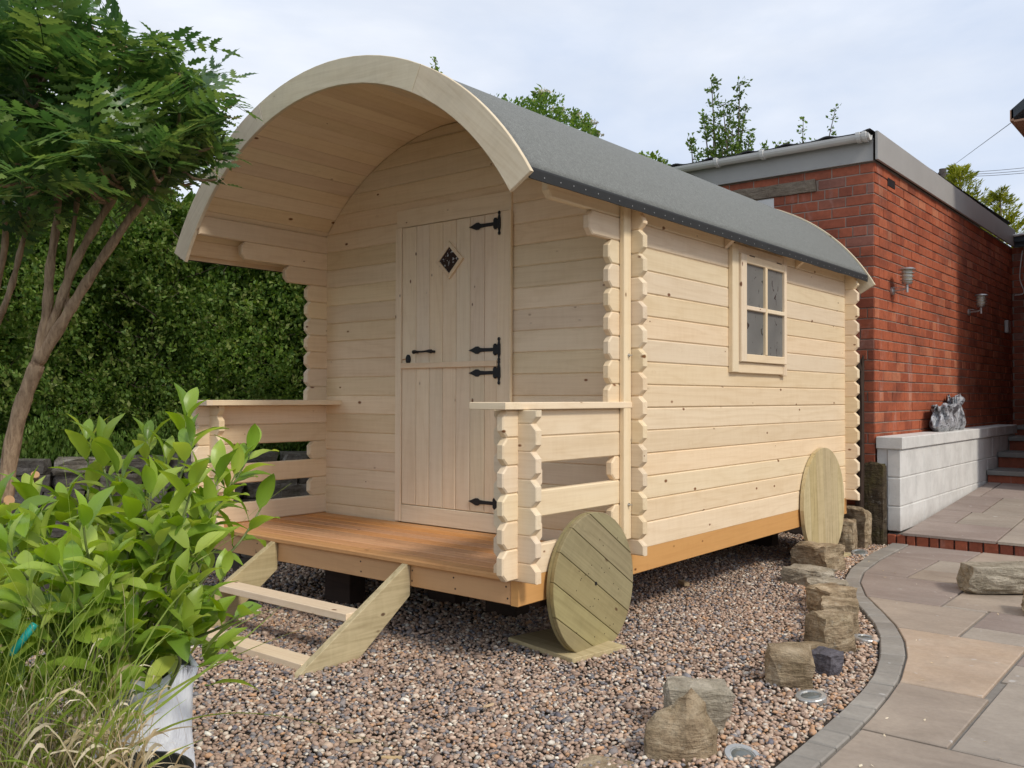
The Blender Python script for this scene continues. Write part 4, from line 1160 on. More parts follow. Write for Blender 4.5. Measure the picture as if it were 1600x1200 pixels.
# door opening: wall logs between header and course line
place('door_header', prism(rect(0, DX1-DX0, 0, 0.112), 0.03, M['pine'], 0.003), hut, frame((DX0, -0.014, 1.822), (1, 0, 0), (0, 0, 1)))
door_fr = M['pine_w']
place('door_jamb', prism(rect(0, 1.814, 0, 0.052), 0.075, door_fr, 0.003), hut, frame((DX0, -0.024, 0.006), (0, 0, 1), (-1, 0, 0)) @ Matrix.Translation((0, 0, -0.052)))
place('door_jamb', prism(rect(0, 1.814, 0, 0.090), 0.075, door_fr, 0.003), hut, frame((DX1-0.005, -0.024, 0.006), (0, 0, 1), (-1, 0, 0)))
place('door_trim', prism(rect(0, 1.79, 0, 0.012), 0.02, door_fr, 0.002), hut, frame((DX1+0.009, -0.030, 0.030), (0, 0, 1), (-1, 0, 0)))
place('door_sill', prism(rect(0, 0.775, 0, 0.106), 0.07, door_fr, 0.003), hut, frame((-1.617, -0.021, 0.004), (1, 0, 0), (0, 0, 1)))
# stable door: two leaves of vertical boards
def rbolt(parent, x, y, z, r=0.004):
    pass
ledges = [-1.617, -1.495, -1.383, -1.273, -1.164, -1.053, -0.943, -0.842]
def leafdoor(label, z0, z1, hz):
    d = place('door_leaf', prism(rect(0, 0.773, 0, z1-z0), 0.02, M['pine_w'], 0.0), hut, frame((-1.616, 0.006, z0), (1, 0, 0), (0, 0, 1)), label=label)
    for a, b in zip(ledges[:-1], ledges[1:]):
        cxm = (a+b)/2
        if z1 > 1.5 and a < -1.20 < b+0.2 and False: pass
        place('door_board', prism(rect(0, z1-z0, 0, b-a-0.0025), 0.024, M['pine_w'], 0.0042), d, frame((b-0.0012, -0.018, z0), (0, 0, 1), (-1, 0, 0)))
    return d
lower = leafdoor('lower leaf of the stable door', 0.113, 0.955, None)
upleaf = leafdoor('upper leaf of the stable door with diamond window', 0.962, 1.818, None)
place('meeting_rail', prism(rect(0, 0.776, 0, 0.034), 0.016, M['pine_w'], 0.003), upleaf, frame((-1.614, -0.036, 0.947), (1, 0, 0), (0, 0, 1)))
# diamond window
def diamond(hw, hh, w=None):
    return [(0, -hh), (hw, 0), (0, hh), (-hw, 0)]
DCX, DCZ = -1.21, 1.582
hw, hh = 0.112, 0.112
fw = 0.022
for i in range(4):
    P0 = [(0, -hh), (hw, 0), (0, hh), (-hw, 0)]; k_ = (hw-fw*1.45)/hw
    a, b = P0[i], P0[(i+1) % 4]
    pts = [a, b, (b[0]*k_, b[1]*k_), (a[0]*k_, a[1]*k_)]
    place('diamond_frame', prism(pts, 0.014, M['pine_w'], 0.002), upleaf, frame((DCX, -0.0325, DCZ), (1, 0, 0), (0, 0, 1)))
place('diamond_pane', prism(diamond(hw*0.74, hh*0.74), 0.006, M['dpane'], 0.0), upleaf, frame((DCX, -0.0255, DCZ), (1, 0, 0), (0, 0, 1)))
# hinges
strap = [(0.0, -0.010), (-0.095, -0.010), (-0.135, -0.012), (-0.15, -0.021), (-0.168, -0.021), (-0.20, -0.008), (-0.225, 0.0), (-0.20, 0.008), (-0.168, 0.021), (-0.15, 0.021), (-0.135, 0.012), (-0.095, 0.010), (0.0, 0.010)]
plate = []
for z, w_ in ((-0.068, 0.004), (-0.062, 0.009), (-0.054, 0.009), (-0.048, 0.005), (-0.034, 0.0085), (-0.026, 0.011), (0.026, 0.011), (0.034, 0.0085), (0.048, 0.005), (0.054, 0.009), (0.062, 0.009), (0.068, 0.004)):
    plate.append((w_, z))
plate = plate+[(-w_, z) for w_, z in plate[::-1]]
knuck = [(-0.048, -0.022), (-0.040, -0.033), (-0.028, -0.033), (-0.024, -0.026), (-0.012, -0.026), (-0.012, 0.026), (-0.024, 0.026), (-0.028, 0.033), (-0.040, 0.033), (-0.048, 0.022)]
for z, d in ((1.757, upleaf), (1.043, upleaf), (0.912, lower), (0.172, lower)):
    h = place('hinge', prism(strap, 0.006, M['iron'], 0.0015), d, frame((-0.834, -0.0255, z), (1, 0, 0), (0, 0, 1)))
    place('hinge_plate', prism(plate, 0.007, M['iron'], 0.002), h, frame((-0.824, -0.0325, z), (1, 0, 0), (0, 0, 1)))
    place('hinge_knuckle', prism(knuck, 0.010, M['iron'], 0.002), h, frame((-0.822, -0.0285, z), (1, 0, 0), (0, 0, 1)))
# handle and key hole
V, F = join([tube([(-1.476, -0.020, 1.045), (-1.476, -0.052, 1.045)], 0.008, 10), tube([(-1.335, -0.020, 1.045), (-1.335, -0.052, 1.045)], 0.008, 10),
             tube(spline([(-1.482, -0.052, 1.045), (-1.45, -0.056, 1.047), (-1.405, -0.058, 1.045), (-1.36, -0.056, 1.047), (-1.329, -0.052, 1.045)], 3), [0.012, 0.012, .011, .007, .006, .006, .006, .006, .006, .008, .011, .012, .012][:13], 10)])
place('door_handle', mesh('handle', V, F, M['iron'], True), upleaf)
V, F = lathe([(0.020, 0.0), (0.020, 0.006), (0.012, 0.009)], 18)
place('keyhole_plate', mesh('keyhole', V, F, M['iron']), upleaf, Matrix.Translation((-1.557, -0.019, 1.004)) @ Matrix.Rotation(R(90), 4, 'X') @ Matrix.Diagonal((1, 1.45, 1, 1)))
V, F = tube([(-1.572, -0.028, 1.006), (-1.588, -0.040, 1.001)], 0.004, 6); place('key', mesh('key', V, F, M['cutwood']), upleaf)

# side window
wy0, wy1, wz0, wz1 = 1.155, 1.985, 0.925, 1.715
wn2 = place('window', prism(rect(wy0+0.01, wy1-0.01, wz0+0.01, wz1-0.005), 0.018, M['pine_w'], 0), hut, frame((0.016, 0, 0), (0, 1, 0), (0, 0, 1)))
WM[wn2.name] = frame((0.016, 0, 0), (0, 1, 0), (0, 0, 1))
def wbar(name, y0, y1, z0, z1, xf, th, vert=False, bev=0.003, mat=None):
    if vert: return place(name, prism(rect(0, z1-z0, 0, y1-y0), th, mat or M['pine_w'], bev), wn2, frame((xf-th, y0, z0), (0, 0, 1), (0, 1, 0)))
    return place(name, prism(rect(0, y1-y0, 0, z1-z0), th, mat or M['pine_w'], bev), wn2, frame((xf, y0, z0), (0, 1, 0), (0, 0, 1)))
wbar('frame_side', wy0, wy0+0.085, wz0+0.004, wz1, 0.030, 0.03, True)
wbar('frame_side', wy1-0.06, wy1, wz0-0.006, wz1, 0.030, 0.03, True)
wbar('frame_sill', wy0+0.085, wy1-0.06, wz0+0.002, wz0+0.066, 0.026, 0.026)
wbar('frame_head', wy0+0.085, wy1-0.06, 1.662, wz1, 0.026, 0.026)
wbar('sash_side', 1.243, 1.320, 0.995, 1.660, 0.047, 0.035, True)
wbar('sash_side', 1.905, 1.940, 0.995, 1.660, 0.047, 0.035, True)
wbar('sash_bottom', 1.320, 1.905, 0.995, 1.044, 0.045, 0.033)
wbar('sash_top', 1.320, 1.905, 1.608, 1.660, 0.045, 0.033)
wbar('glazing_bar', 1.598, 1.628, 1.044, 1.608, 0.048, 0.026, True)
wbar('glazing_bar', 1.320, 1.598, 1.318, 1.344, 0.049, 0.026)
wbar('glazing_bar', 1.628, 1.905, 1.318, 1.344, 0.049, 0.026)
for (a, b) in ((1.320, 1.598), (1.628, 1.905)):
    for (c, d) in ((1.044, 1.318), (1.344, 1.608)):
        wbar('pane', a, b, c, d, 0.030, 0.006, bev=0, mat=M['pane'])
for (a, c) in ((1.36, 1.655), (1.78, 1.657)):
    wbar('stain', a, a+0.075, c-0.001, c+0.006, 0.0462, 0.002, bev=0, mat=M['screw'])
# little wedge blocks under the eave
for yb in (1.10, 2.20):
    me = prism([(0.0, 0.0), (0.0, 0.075), (0.075, 0.075), (0.055, 0.045)], 0.04, M['pine_w'], 0.002)
    place('eave_block', me, hut, frame((0.001, yb, 1.675), (1, 0, 0), (0, 0, 1)))

# vertical batten clamping the wall at the porch corner
for side in (0, 1):
    xo = 0.001 if side == 0 else -W-0.029
    place('corner_batten', prism(rect(0, 1.69, 0, 0.066), 0.028, M['pine_w'], 0.003), hut, frame((xo+0.028, -0.070, 0.062), (0, 0, 1), (0, 1, 0)) @ Matrix.Translation((0, 0, 0)) if False else Matrix(((0, -1, 0, xo+0.028), (0, 0, 1, -0.070), (1, 0, 0, 0.062), (0, 0, 0, 1))))
for z in (0.235, 0.985):
    V, F = join([tube([(0.026, -0.030, z), (0.050, -0.030, z)], 0.004, 8), tube([(0.029, -0.030, z), (0.034, -0.030, z)], 0.010, 6)])
    place('tie_bolt', mesh('bolt', V, F, M['bolt']), hut)

# rail caps
for side in (0, 1):
    xo, xi = (0.032, -0.17) if side == 0 else (-2.43, -2.195)
    x0, x1 = min(xo, xi), max(xo, xi)
    # board along the rail
    me = prism([(-1.005, x0 if side else xo-0.115), (-0.002, x0 if side else xo-0.115)][:0]+rect(0, 0.9, 0, 0.12), 0.032, M['pine_w'], 0.003)
    if side == 0:
        place('rail_cap', me, hut, Matrix(((0, 0, 1, xo-0.12), (1, 0, 0, -0.9), (0, -1, 0, 0.7515), (0, 0, 0, 1))))
    else:
        place('rail_cap', prism(rect(0, 0.965, 0, 0.225), 0.032, M['pine_w'], 0.003), hut, Matrix(((0, 0, 1, xo), (1, 0, 0, -0.965), (0, -1, 0, 0.7515), (0, 0, 0, 1))))
    me = prism(rect(0, abs(xo-xi), 0, 0.105 if side == 0 else 0.04), 0.032, M['pine_w'], 0.003)
    place('rail_cap_end', me, hut, Matrix(((1, 0, 0, x0), (0, 0, 1, -1.005), (0, -1, 0, 0.7515), (0, 0, 0, 1))) if True else None)

# deck boards
nb = 9; bw = (0.885-0.002)/nb
for i in range(nb):
    y0 = -0.892+i*bw
    bd = place('deck_board', prism([(0, 0), (2.296, 0), (2.296, bw-0.008), (0, bw-0.008)], 0.028, M['deck'], 0.006), hut, Matrix(((1, 0, 0, -2.35), (0, 0, 1, y0), (0, -1, 0, 0.0), (0, 0, 0, 1))))
place('deck_gap_shade', prism(rect(0, 2.30, 0, 0.85), 0.02, M['dark'], 0), hut, Matrix(((1, 0, 0, -2.35), (0, 0, 1, -0.86), (0, -1, 0, -0.030), (0, 0, 0, 1))))  # dark sheet added below the boards so the gaps look shaded
# base beams
BH = 0.132
place('base_beam', prism(rect(0, 2.30, 0, BH-0.029), 0.045, M['beam'], 0.003), hut, frame((-2.349, -0.868, -BH), (1, 0, 0), (0, 0, 1)))
for X0 in (-0.002, -W+0.046):
    place('base_beam', prism(rect(-0.870, LEN+0.04, 0, BH), 0.046, M['beam'], 0.003), hut, frame((X0, 0, -BH-0.0), (0, 1, 0), (0, 0, 1)) @ Matrix.Translation((0, 0, -0.0015)))
place('base_beam', prism(rect(0, 2.30, 0, BH), 0.045, M['beam'], 0.003), hut, frame((-2.349, LEN, -BH), (1, 0, 0), (0, 0, 1)))
for yj in np.arange(-0.3, 3.2, 0.55):
    place('joist', prism(rect(0, 2.30, 0, 0.09), 0.045, M['beam'], 0.0), hut, frame((-2.349, float(yj), -0.125), (1, 0, 0), (0, 0, 1)))
place('floor_panel', prism(rect(0, 2.30, 0, 3.14), 0.02, M['pine'], 0), hut, Matrix(((1, 0, 0, -2.35), (0, 0, 1, 0.045), (0, -1, 0, -0.012), (0, 0, 0, 1))))
for (px_, py_) in ((-1.62, -0.52), (-2.1, 1.2), (-0.9, 1.45), (-2.1, 3.0), (-0.6, 2.95), (-1.2, -0.1), (-0.75, -0.1)):
    place('support_block', box_mesh('sb', 0.22, 0.12, -0.133-GZ+0.012, M['oldpost'], 0.004), hut, Matrix.Translation((px_-0.11, py_, GZ-0.012)))
place('support_rail', box_mesh('sr', 0.09, 0.6, 0.045, M['oldpost'], 0.004), hut, Matrix.Translation((-0.14, -0.66, -0.180)))
# screws in the front beam
for sx in (-0.075, -1.02, -0.66, -1.9, -0.38):
    for zz in (-0.055, -0.105):
        V, F = lathe([(0.0045, 0), (0.0045, 0.0015)], 8)
        place('screw', mesh('screw', V, F, M['screw']), hut, Matrix.Translation((sx+random.uniform(-.01, .01), -0.8678, zz)) @ Matrix.Rotation(R(90), 4, 'X'))

# roof: boards, felt, fascias
AR, AL = 57.3, 61.0
nbd = 31
for i in range(nbd):
    a0 = -AL+(AL+AR)*i/nbd; a1 = -AL+(AL+AR)*(i+1)/nbd
    am = R((a0+a1)/2); half = RI*math.tan(R((a1-a0)/2))
    rad = Vector((math.sin(am), 0, math.cos(am))); tan = Vector((math.cos(am), 0, -math.sin(am)))
    # local x = +Y, local z = tangent(-), local y = z cross x
    zdir = -tan; xdir = Vector((0, 1, 0)); ydir = zdir.cross(xdir)      # = radial
    o_ = Vector((CX, 0, CZ))+rad*RI
    sgn = ydir.dot(rad)
    me = prism(rect(YF+0.001, YR-0.001, -half+0.0004, half-0.0004), 0.038, M['pine'], 0.0025)
    mw = Matrix(((xdir.x, ydir.x, zdir.x, o_.x), (xdir.y, ydir.y, zdir.y, o_.y), (xdir.z, ydir.z, zdir.z, o_.z), (0, 0, 0, 1)))
    if sgn < 0: mw = mw @ Matrix.Translation((0, -0.038, 0))
    place('roof_board', me, hut, mw)
RF0, RF1 = 1.552, 1.567
prof_o = [(CX+RF1*math.sin(R(a)), CZ+RF1*math.cos(R(a))) for a in np.linspace(-AL-0.3, AR+0.3, 60)]
prof_i = [(CX+RF0*math.sin(R(a)), CZ+RF0*math.cos(R(a))) for a in np.linspace(-AL-0.3, AR+0.3, 60)]
ny = 46; V = []; F = []
m = len(prof_o)
for j in range(ny+1):
    yy = YF+(YR-YF)*j/ny
    for i, (a, b) in enumerate(prof_o):
        w_ = 0.0025*noise.noise(Vector((a*2, yy*1.3, b*2)))
        V.append((a, yy, b+w_))
    V += [(a, yy, b) for a, b in prof_i[::-1]]
mm = 2*m
for j in range(ny):
    for i in range(mm):
        F.append((j*mm+i, j*mm+(i+1) % mm, (j+1)*mm+(i+1) % mm, (j+1)*mm+i))
F.append(tuple(range(mm))); F.append(tuple(ny*mm+k for k in range(mm))[::-1])
felt = mesh('roof_felt', V, F, M['felt'])
felt.polygons.foreach_set('use_smooth', [True]*(len(F)-2)+[False]*2)
ro = place('roof_felt', felt, hut)
# felt turned down over the eave with clout nails
for s_, aa in ((1, AR), (-1, AL)):
    ex_ = CX+s_*(RF1*math.sin(R(aa+0.3))); ez_ = CZ+RF1*math.cos(R(aa+0.3))
    V = []; F = []; n_ = 60
    for j in range(n_+1):
        yy = YF+(YR-YF)*j/n_
        wv = 0.0022*noise.noise(Vector((yy*4, 0, s_)))
        for (dx, dz) in ((-0.008, 0.010), (0.001, 0.004), (0.004+wv, -0.004), (0.003+wv*2, -0.044+wv), (-0.004+wv*2, -0.044+wv), (-0.010, 0.0)):
            V.append((ex_+s_*dx, yy, ez_+dz))
    for j in range(n_):
        for i in range(6): F.append((j*6+i, j*6+(i+1) % 6, (j+1)*6+(i+1) % 6, (j+1)*6+i))
    F.append((0, 1, 2, 3, 4, 5)); F.append(tuple(n_*6+k for k in range(6))[::-1])
    place('felt_edge', mesh('felt_edge', V, F, M['felt_edge']), hut)
    if s_ == 1:
        yy = YF+0.10
        V, F = lathe([(0.0034, 0), (0.0034, 0.001), (0.0015, 0.0018)], 8); nme = mesh('clout_nail', V, F, M['nail'])
        while yy < YR-0.04:
            place('clout_nail', nme, hut, Matrix.Translation((ex_+0.004, yy, ez_-0.026+random.uniform(-.004, .004))) @ Matrix.Rotation(R(90), 4, 'Y'))
            yy += random.uniform(0.085, 0.12)
    # board the felt is nailed to
    place('eave_board', prism(rect(YF+0.004, YR-0.004, 0, 0.036), 0.016, M['pine'], 0.002), hut, frame((ex_+(0.0 if s_ > 0 else 0.016), 0, ez_-0.040), (0, 1, 0), (0, 0, 1)))
def arcseg(a0, a1, ri, ro_, n=14):
    return [(ro_*math.sin(R(a)), ro_*math.cos(R(a))) for a in np.linspace(a0, a1, n)]+[(ri*math.sin(R(a)), ri*math.cos(R(a))) for a in np.linspace(a1, a0, n)]
for (yy, lab) in ((YF-0.0225, 'front_fascia'), (YR+0.0105, 'rear_fascia')):
    for a0, a1 in ((-61.8, -20.0), (-19.95, 26.5), (26.55, 58.8 if lab == 'front_fascia' else 60.8)):
        # each arc board modelled in its own frame so that its grain runs along it
        am = (a0+a1)/2
        me = prism(arcseg(a0-am, a1-am, 1.443, 1.577), 0.022, M['fascia'], 0.0025)
        place(lab, me, hut, Matrix.Translation((CX, yy, CZ)) @ Matrix.Rotation(R(am), 4, 'Y'))

# ================================================================== WHEELS, PLANKS, STEPS
def wheel_boards(parent, cy, cz, r, x_face, ang, widths, mat, th=0.022, lean=0.0):
    """disc of parallel boards; local frame: x along boards, z across, y = thickness (towards -X world)"""
    base = frame((0, 0, 0), (0, 1, 0), (0, 0, 1))
    mw = Matrix.Translation((x_face, cy, cz)) @ Matrix.Rotation(lean, 4, 'Y') @ base @ Matrix.Rotation(ang, 4, 'Y')
    z = -r
    for w_ in widths:
        z1 = min(z+w_, r)
        g = 0.0014
        za, zb = z+(g if z > -r+.001 else 0), z1-(g if z1 < r-.001 else 0)
        zz = np.linspace(za, zb, 12)
        right = [(math.sqrt(max(r*r-q*q, 0)), q) for q in zz]; left = [(-a, b) for a, b in right[::-1]]
        pts = right+left
        # drop doubled points at the poles
        out = []
        for q in pts:
            if not out or (abs(out[-1][0]-q[0])+abs(out[-1][1]-q[1])) > 1e-4: out.append(q)
        if abs(out[0][0]-out[-1][0])+abs(out[0][1]-out[-1][1]) < 1e-4: out.pop()
        place('wheel_board', prism(out, th, mat, 0.0022 if th < 0.025 else 0.0008), parent, mw)
        z = z1
        if z >= r-0.001: break
    return mw
fw_ = empty('wooden_wheel', (0.04, -0.37, -0.395), 'round plank wheel with diagonal boards standing on a square board at the porch corner', 'wheel', 'round plank wheels against the side of the hut')
mw = wheel_boards(fw_, -0.365, -0.103, 0.333, 0.058, R(33), [0.075, 0.125, 0.135, 0.135, 0.12, 0.2], M['treated'], 0.022, lean=R(-1.5))
V, F = lathe([(0.333, 0.0), (0.333, 0.018)], 64)
place('backing_ring', mesh('ring', V, F, M['treated']), fw_, mw @ Matrix.Translation((0, 0.0225, 0)) @ Matrix.Rotation(R(-90), 4, 'X'))
V, F = lathe([(0.009, 0), (0.009, 0.002)], 12); place('bolt_hole', mesh('hole', V, F, M['iron']), fw_, mw @ Matrix.Translation((0, -0.0002, 0)) @ Matrix.Rotation(R(90), 4, 'X'))
rr = random.Random(4)
V, F = lathe([(0.003, 0), (0.003, 0.0008)], 6); sm = mesh('screw', V, F, M['screw'])
for k in range(26):
    a = rr.uniform(0, 2*PI); q = rr.uniform(0.06, 0.29)
    place('screw', sm, fw_, mw @ Matrix.Translation((q*math.cos(a), -0.0002, q*math.sin(a))) @ Matrix.Rotation(R(90), 4, 'X'))
rw_ = empty('wooden_wheel', (0.03, 2.66, -0.40), 'larger round timber disc wheel behind the rocks at the rear of the hut', 'wheel', 'round plank wheels against the side of the hut')
wheel_boards(rw_, 2.655, -0.0, 0.408, 0.040, R(88), [0.13, 0.13, 0.14, 0.14, 0.14, 0.2], M['treated_l'], 0.028, lean=R(-1.0))
# planks under wheels
def slab(name, label, cx_, cy_, a, lx, ly, th, z, mat, cat):
    mw_ = Matrix.Translation((cx_, cy_, z)) @ Matrix.Rotation(a, 4, 'Z')
    return place(name, box_mesh(name, lx, ly, th, mat, 0.002, origin='c'), None, mw_, label=label, cat=cat)
slab('timber_board', 'square pale board lying on the gravel under the front wheel', -0.085, -0.405, R(-12), 0.46, 0.34, 0.024, GZ+0.018, M['treated_l'], 'board')
slab('timber_board', 'small pale board under the rear wheel beside the rocks', -0.03, 2.76, R(0), 0.30, 0.42, 0.024, GZ+0.018, M['treated_l'], 'board')

st = empty('timber_steps', (-1.18, -1.2, GZ), 'two tread open timber step ladder leaning on the porch deck edge', 'steps')
sp_ = [(-0.872, -0.012), (-1.515, -0.398), (-1.53, -0.412), (-1.50, -0.440), (-1.235, -0.440), (-0.872, -0.175)]
for X0 in (-0.665, -1.70):
    place('stringer', prism([(a, b) for a, b in sp_], 0.038, M['treated_l'], 0.002), st, frame((X0, 0, 0), (0, 1, 0), (0, 0, 1)))
for (yf, zt) in ((-1.235, -0.203), (-1.482, -0.372)):
    place('tread', prism(rect(0, 0.994, 0, 0.105), 0.036, M['pine_w'], 0.003), st, Matrix(((1, 0, 0, -1.698), (0, 0, 1, yf), (0, -1, 0, zt), (0, 0, 0, 1))))

# ================================================================== ROCKS
def hull_me(P_, seed, mat, rough=0.012, cuts=5):
    bm = bmesh.new()
    for p in P_: bm.verts.new(p)
    r_ = bmesh.ops.convex_hull(bm, input=bm.verts)
    loose = [v for v in bm.verts if not v.link_faces]
    if loose: bmesh.ops.delete(bm, geom=loose, context='VERTS')
    bmesh.ops.subdivide_edges(bm, edges=bm.edges, cuts=cuts, use_grid_fill=True)
    for v in bm.verts:
        v.co += noise.noise_vector(v.co*14+Vector((seed, 0, 0)))*rough + noise.noise_vector(v.co*45+Vector((0, seed, 0)))*rough*0.4
    return bm_mesh(bm, 'rock', mat)
px_scale = True
def rock(label, pxs, w, d, h, rot, mat, seed, rough=0.13, sink=0.02, tilt=(0, 0), group='rough stones edging the gravel'):
    """pxs = (X,Y) world centre"""
    if group.startswith('rough') and px_scale: w, d, h = w*0.93, d*0.95, h*0.93
    me = rock_me(w, d, h, seed, mat, 5, rough)
    mw_ = Matrix.Translation((pxs[0], pxs[1], GZ+h/2-sink)) @ Matrix.Rotation(rot, 4, 'Z') @ Matrix.Rotation(tilt[0], 4, 'X') @ Matrix.Rotation(tilt[1], 4, 'Y')
    return place('rock', me, None, mw_, label=label, cat='rock', group=group)
RK, RG = M['rock'], M['rock_g']
SLAB = [(a*0.98, b, c) for a, b, c in [(-.12, -.05, -.03), (.10, -.06, -.03), (.13, .03, -.03), (-.10, .05, -.03), (-.125, -.03, .11), (-.07, .0, .165), (.01, -.01, .215), (.035, .01, .235), (.06, .0, .20), (.085, .0, .12), (.12, .02, .09), (-.11, .05, .10), (.03, .045, .20), (.0, -.07, .10)]]
place('rock', hull_me(SLAB, 3.3, RK, 0.016), None, Matrix.Translation((0.985, -1.235, GZ)) @ Matrix.Rotation(R(38), 4, 'Z'), label='pointed slab of brown stone, front of the pair nearest the bottom edge', cat='rock', group='rough stones edging the gravel')
rock('grey topped square stone behind the pointed slab', (0.90, -0.97), 0.27, 0.19, 0.215, R(35), RG, 103, 0.08)
rock('flat brown stone cut by the bottom edge of the picture', (0.84, -1.49), 0.20, 0.18, 0.04, R(10), RK, 105, 0.08)
rock('big cube shaped mossy stone standing alone by a ground light', (0.945, -0.24), 0.22, 0.19, 0.19, R(25), RK, 107, 0.07)
rock('small dark slate wedged behind the big cube stone', (1.0, 0.02), 0.15, 0.13, 0.12, R(-10), M['slate'], 109, 0.10)
rock('low brown slab behind the small dark slate', (0.86, 0.14), 0.24, 0.16, 0.10, R(40), RK, 111, 0.10)
rock('upright yellow brown block beside the curved edging', (0.90, 0.36), 0.22, 0.19, 0.22, R(60), RK, 113, 0.08)
rock('flat topped brown stone behind the upright block', (0.82, 0.72), 0.20, 0.22, 0.20, R(20), RK, 115, 0.09)
rock('reddish brown stone in the middle of the row', (0.66, 1.03), 0.22, 0.24, 0.20, R(-25), RK, 117, 0.10)
rock('grey capped stone beside the reddish one', (0.55, 1.30), 0.26, 0.22, 0.18, R(15), RG, 119, 0.09)
rock('rounded tan boulder near the rear wheel', (0.25, 1.78), 0.36, 0.24, 0.15, R(-5), RG, 121, 0.10)
rock('dark boulder with rusty top against the rear wheel', (0.135, 2.22), 0.34, 0.26, 0.24, R(-10), RK, 123, 0.12)
rock('brown stone behind the rear wheel', (-0.01, 3.20), 0.20, 0.22, 0.30, R(10), RK, 125, 0.10)
rock('tall leaning stone at the back corner of the hut', (-0.02, 3.50), 0.30, 0.18, 0.36, R(-15), RK, 127, 0.12)
rock('large mossy boulder lying on the patio flags', (1.27, 2.24), 0.52, 0.34, 0.20, R(38), RG, 129, 0.09, sink=0.0, group='loose boulders on the patio')
rock('brown boulder cut by the right edge of the picture', (1.60, 1.72), 0.26, 0.22, 0.16, R(10), RK, 131, 0.10, sink=0.0, group='loose boulders on the patio')
# gate-post stone and old timber post at building corner
place('stone_post', rock_me(0.17, 0.12, 0.74, 141, M['mossy'], 6, 0.10), None, Matrix.Translation((0.07, 3.705, -0.10)), label='rough dark mossy stone post between hut and white block wall', cat='post')
place('timber_post', rock_me(0.07, 0.07, 1.62, 143, M['oldpost'], 5, 0.16), None, Matrix.Translation((-0.035, 3.63, 0.34)), label='old dark split timber post against the brick corner', cat='post')

# ground lights
def ground_light(x, y, r, label, tilt=(0, 0)):
    e = empty('ground_light', (x, y, GZ), label, 'light', 'round glass ground lights set in the gravel')
    mw_ = Matrix.Translation((x, y, GZ+0.008)) @ Matrix.Rotation(tilt[0], 4, 'X') @ Matrix.Rotation(tilt[1], 4, 'Y')
    V, F = lathe([(r, -0.02), (r, 0.010), (r*0.96, 0.014), (r*0.70, 0.015), (r*0.67, 0.011)], 28)
    place('rim', mesh('rim', V, F, M['discrim']), e, mw_)
    V, F = lathe([(r*0.66, 0.008), (r*0.60, 0.0135), (r*0.3, 0.016)], 28)
    place('glass', mesh('glass', V, F, M['discglass'], True), e, mw_)
ground_light(1.15, -1.13, 0.062, 'round ground light nearest the bottom edge, beside the pointed slab', (R(8), R(14)))
ground_light(1.10, -0.40, 0.060, 'round ground light in front of the big cube shaped stone', (R(6), R(-3)))
ground_light(0.985, 0.62, 0.062, 'round ground light beside the upright brown block', (R(-2), R(4)))
ground_light(0.14, 3.10, 0.060, 'small round ground light by the rear wheel', (R(14), R(4)))

# offcuts and chips
place('timber_offcut', box_mesh('offcut', 0.10, 0.035, 0.022, M['chip'], 0.002, 'c'), None, Matrix.Translation((-0.31, 1.17, GZ+0.03)) @ Matrix.Rotation(R(-38), 4, 'Z'), label='small grooved timber offcut lying on the gravel under the hut', cat='offcut')
for i, (x, y, l, lab) in enumerate(((0.28, -1.88, 0.075, 'wood chip near the bottom edge below the steps'), (0.08, -1.86, 0.055, 'shorter wood chip left of the other at the bottom edge'), (0.20, -1.30, 0.06, 'sliver of wood on gravel below the front wheel'))):
    place('wood_chip', rock_me(l, 0.016, 0.007, 200+i, M['chip'], 1, 0.12, 8), None, Matrix.Translation((x, y, GZ+0.022)) @ Matrix.Rotation(R(35+25*i), 4, 'Z'), label=lab, cat='wood chip')

# a few dead leaves and needles lying on the gravel and the flags
rgd = np.random.default_rng(77); nd = 170
LX = rgd.uniform(-1.6, 1.9, nd); LY = rgd.uniform(-2.4, 3.4, nd)
LZ = np.where(LX > edgeX(LY), PZ+0.004, GZ+0.022)
V, F = leaf_cards(np.stack([LX, LY, LZ], 1), np.tile(np.array([0.0, 0.0, 0.02]), (nd, 1)), (0.012, 0.030), rgd, aspect=0.45, jitter=0.5, up=0.0)
V[:, 2] = np.repeat(LZ, 4)+(V[:, 2]-np.repeat(LZ, 4))*0.25+0.002
place('fallen_leaves', npmesh('fallen_leaves', V, F, M['straw']), None, kind='stuff', label='scattered small dry leaves on gravel and paving')

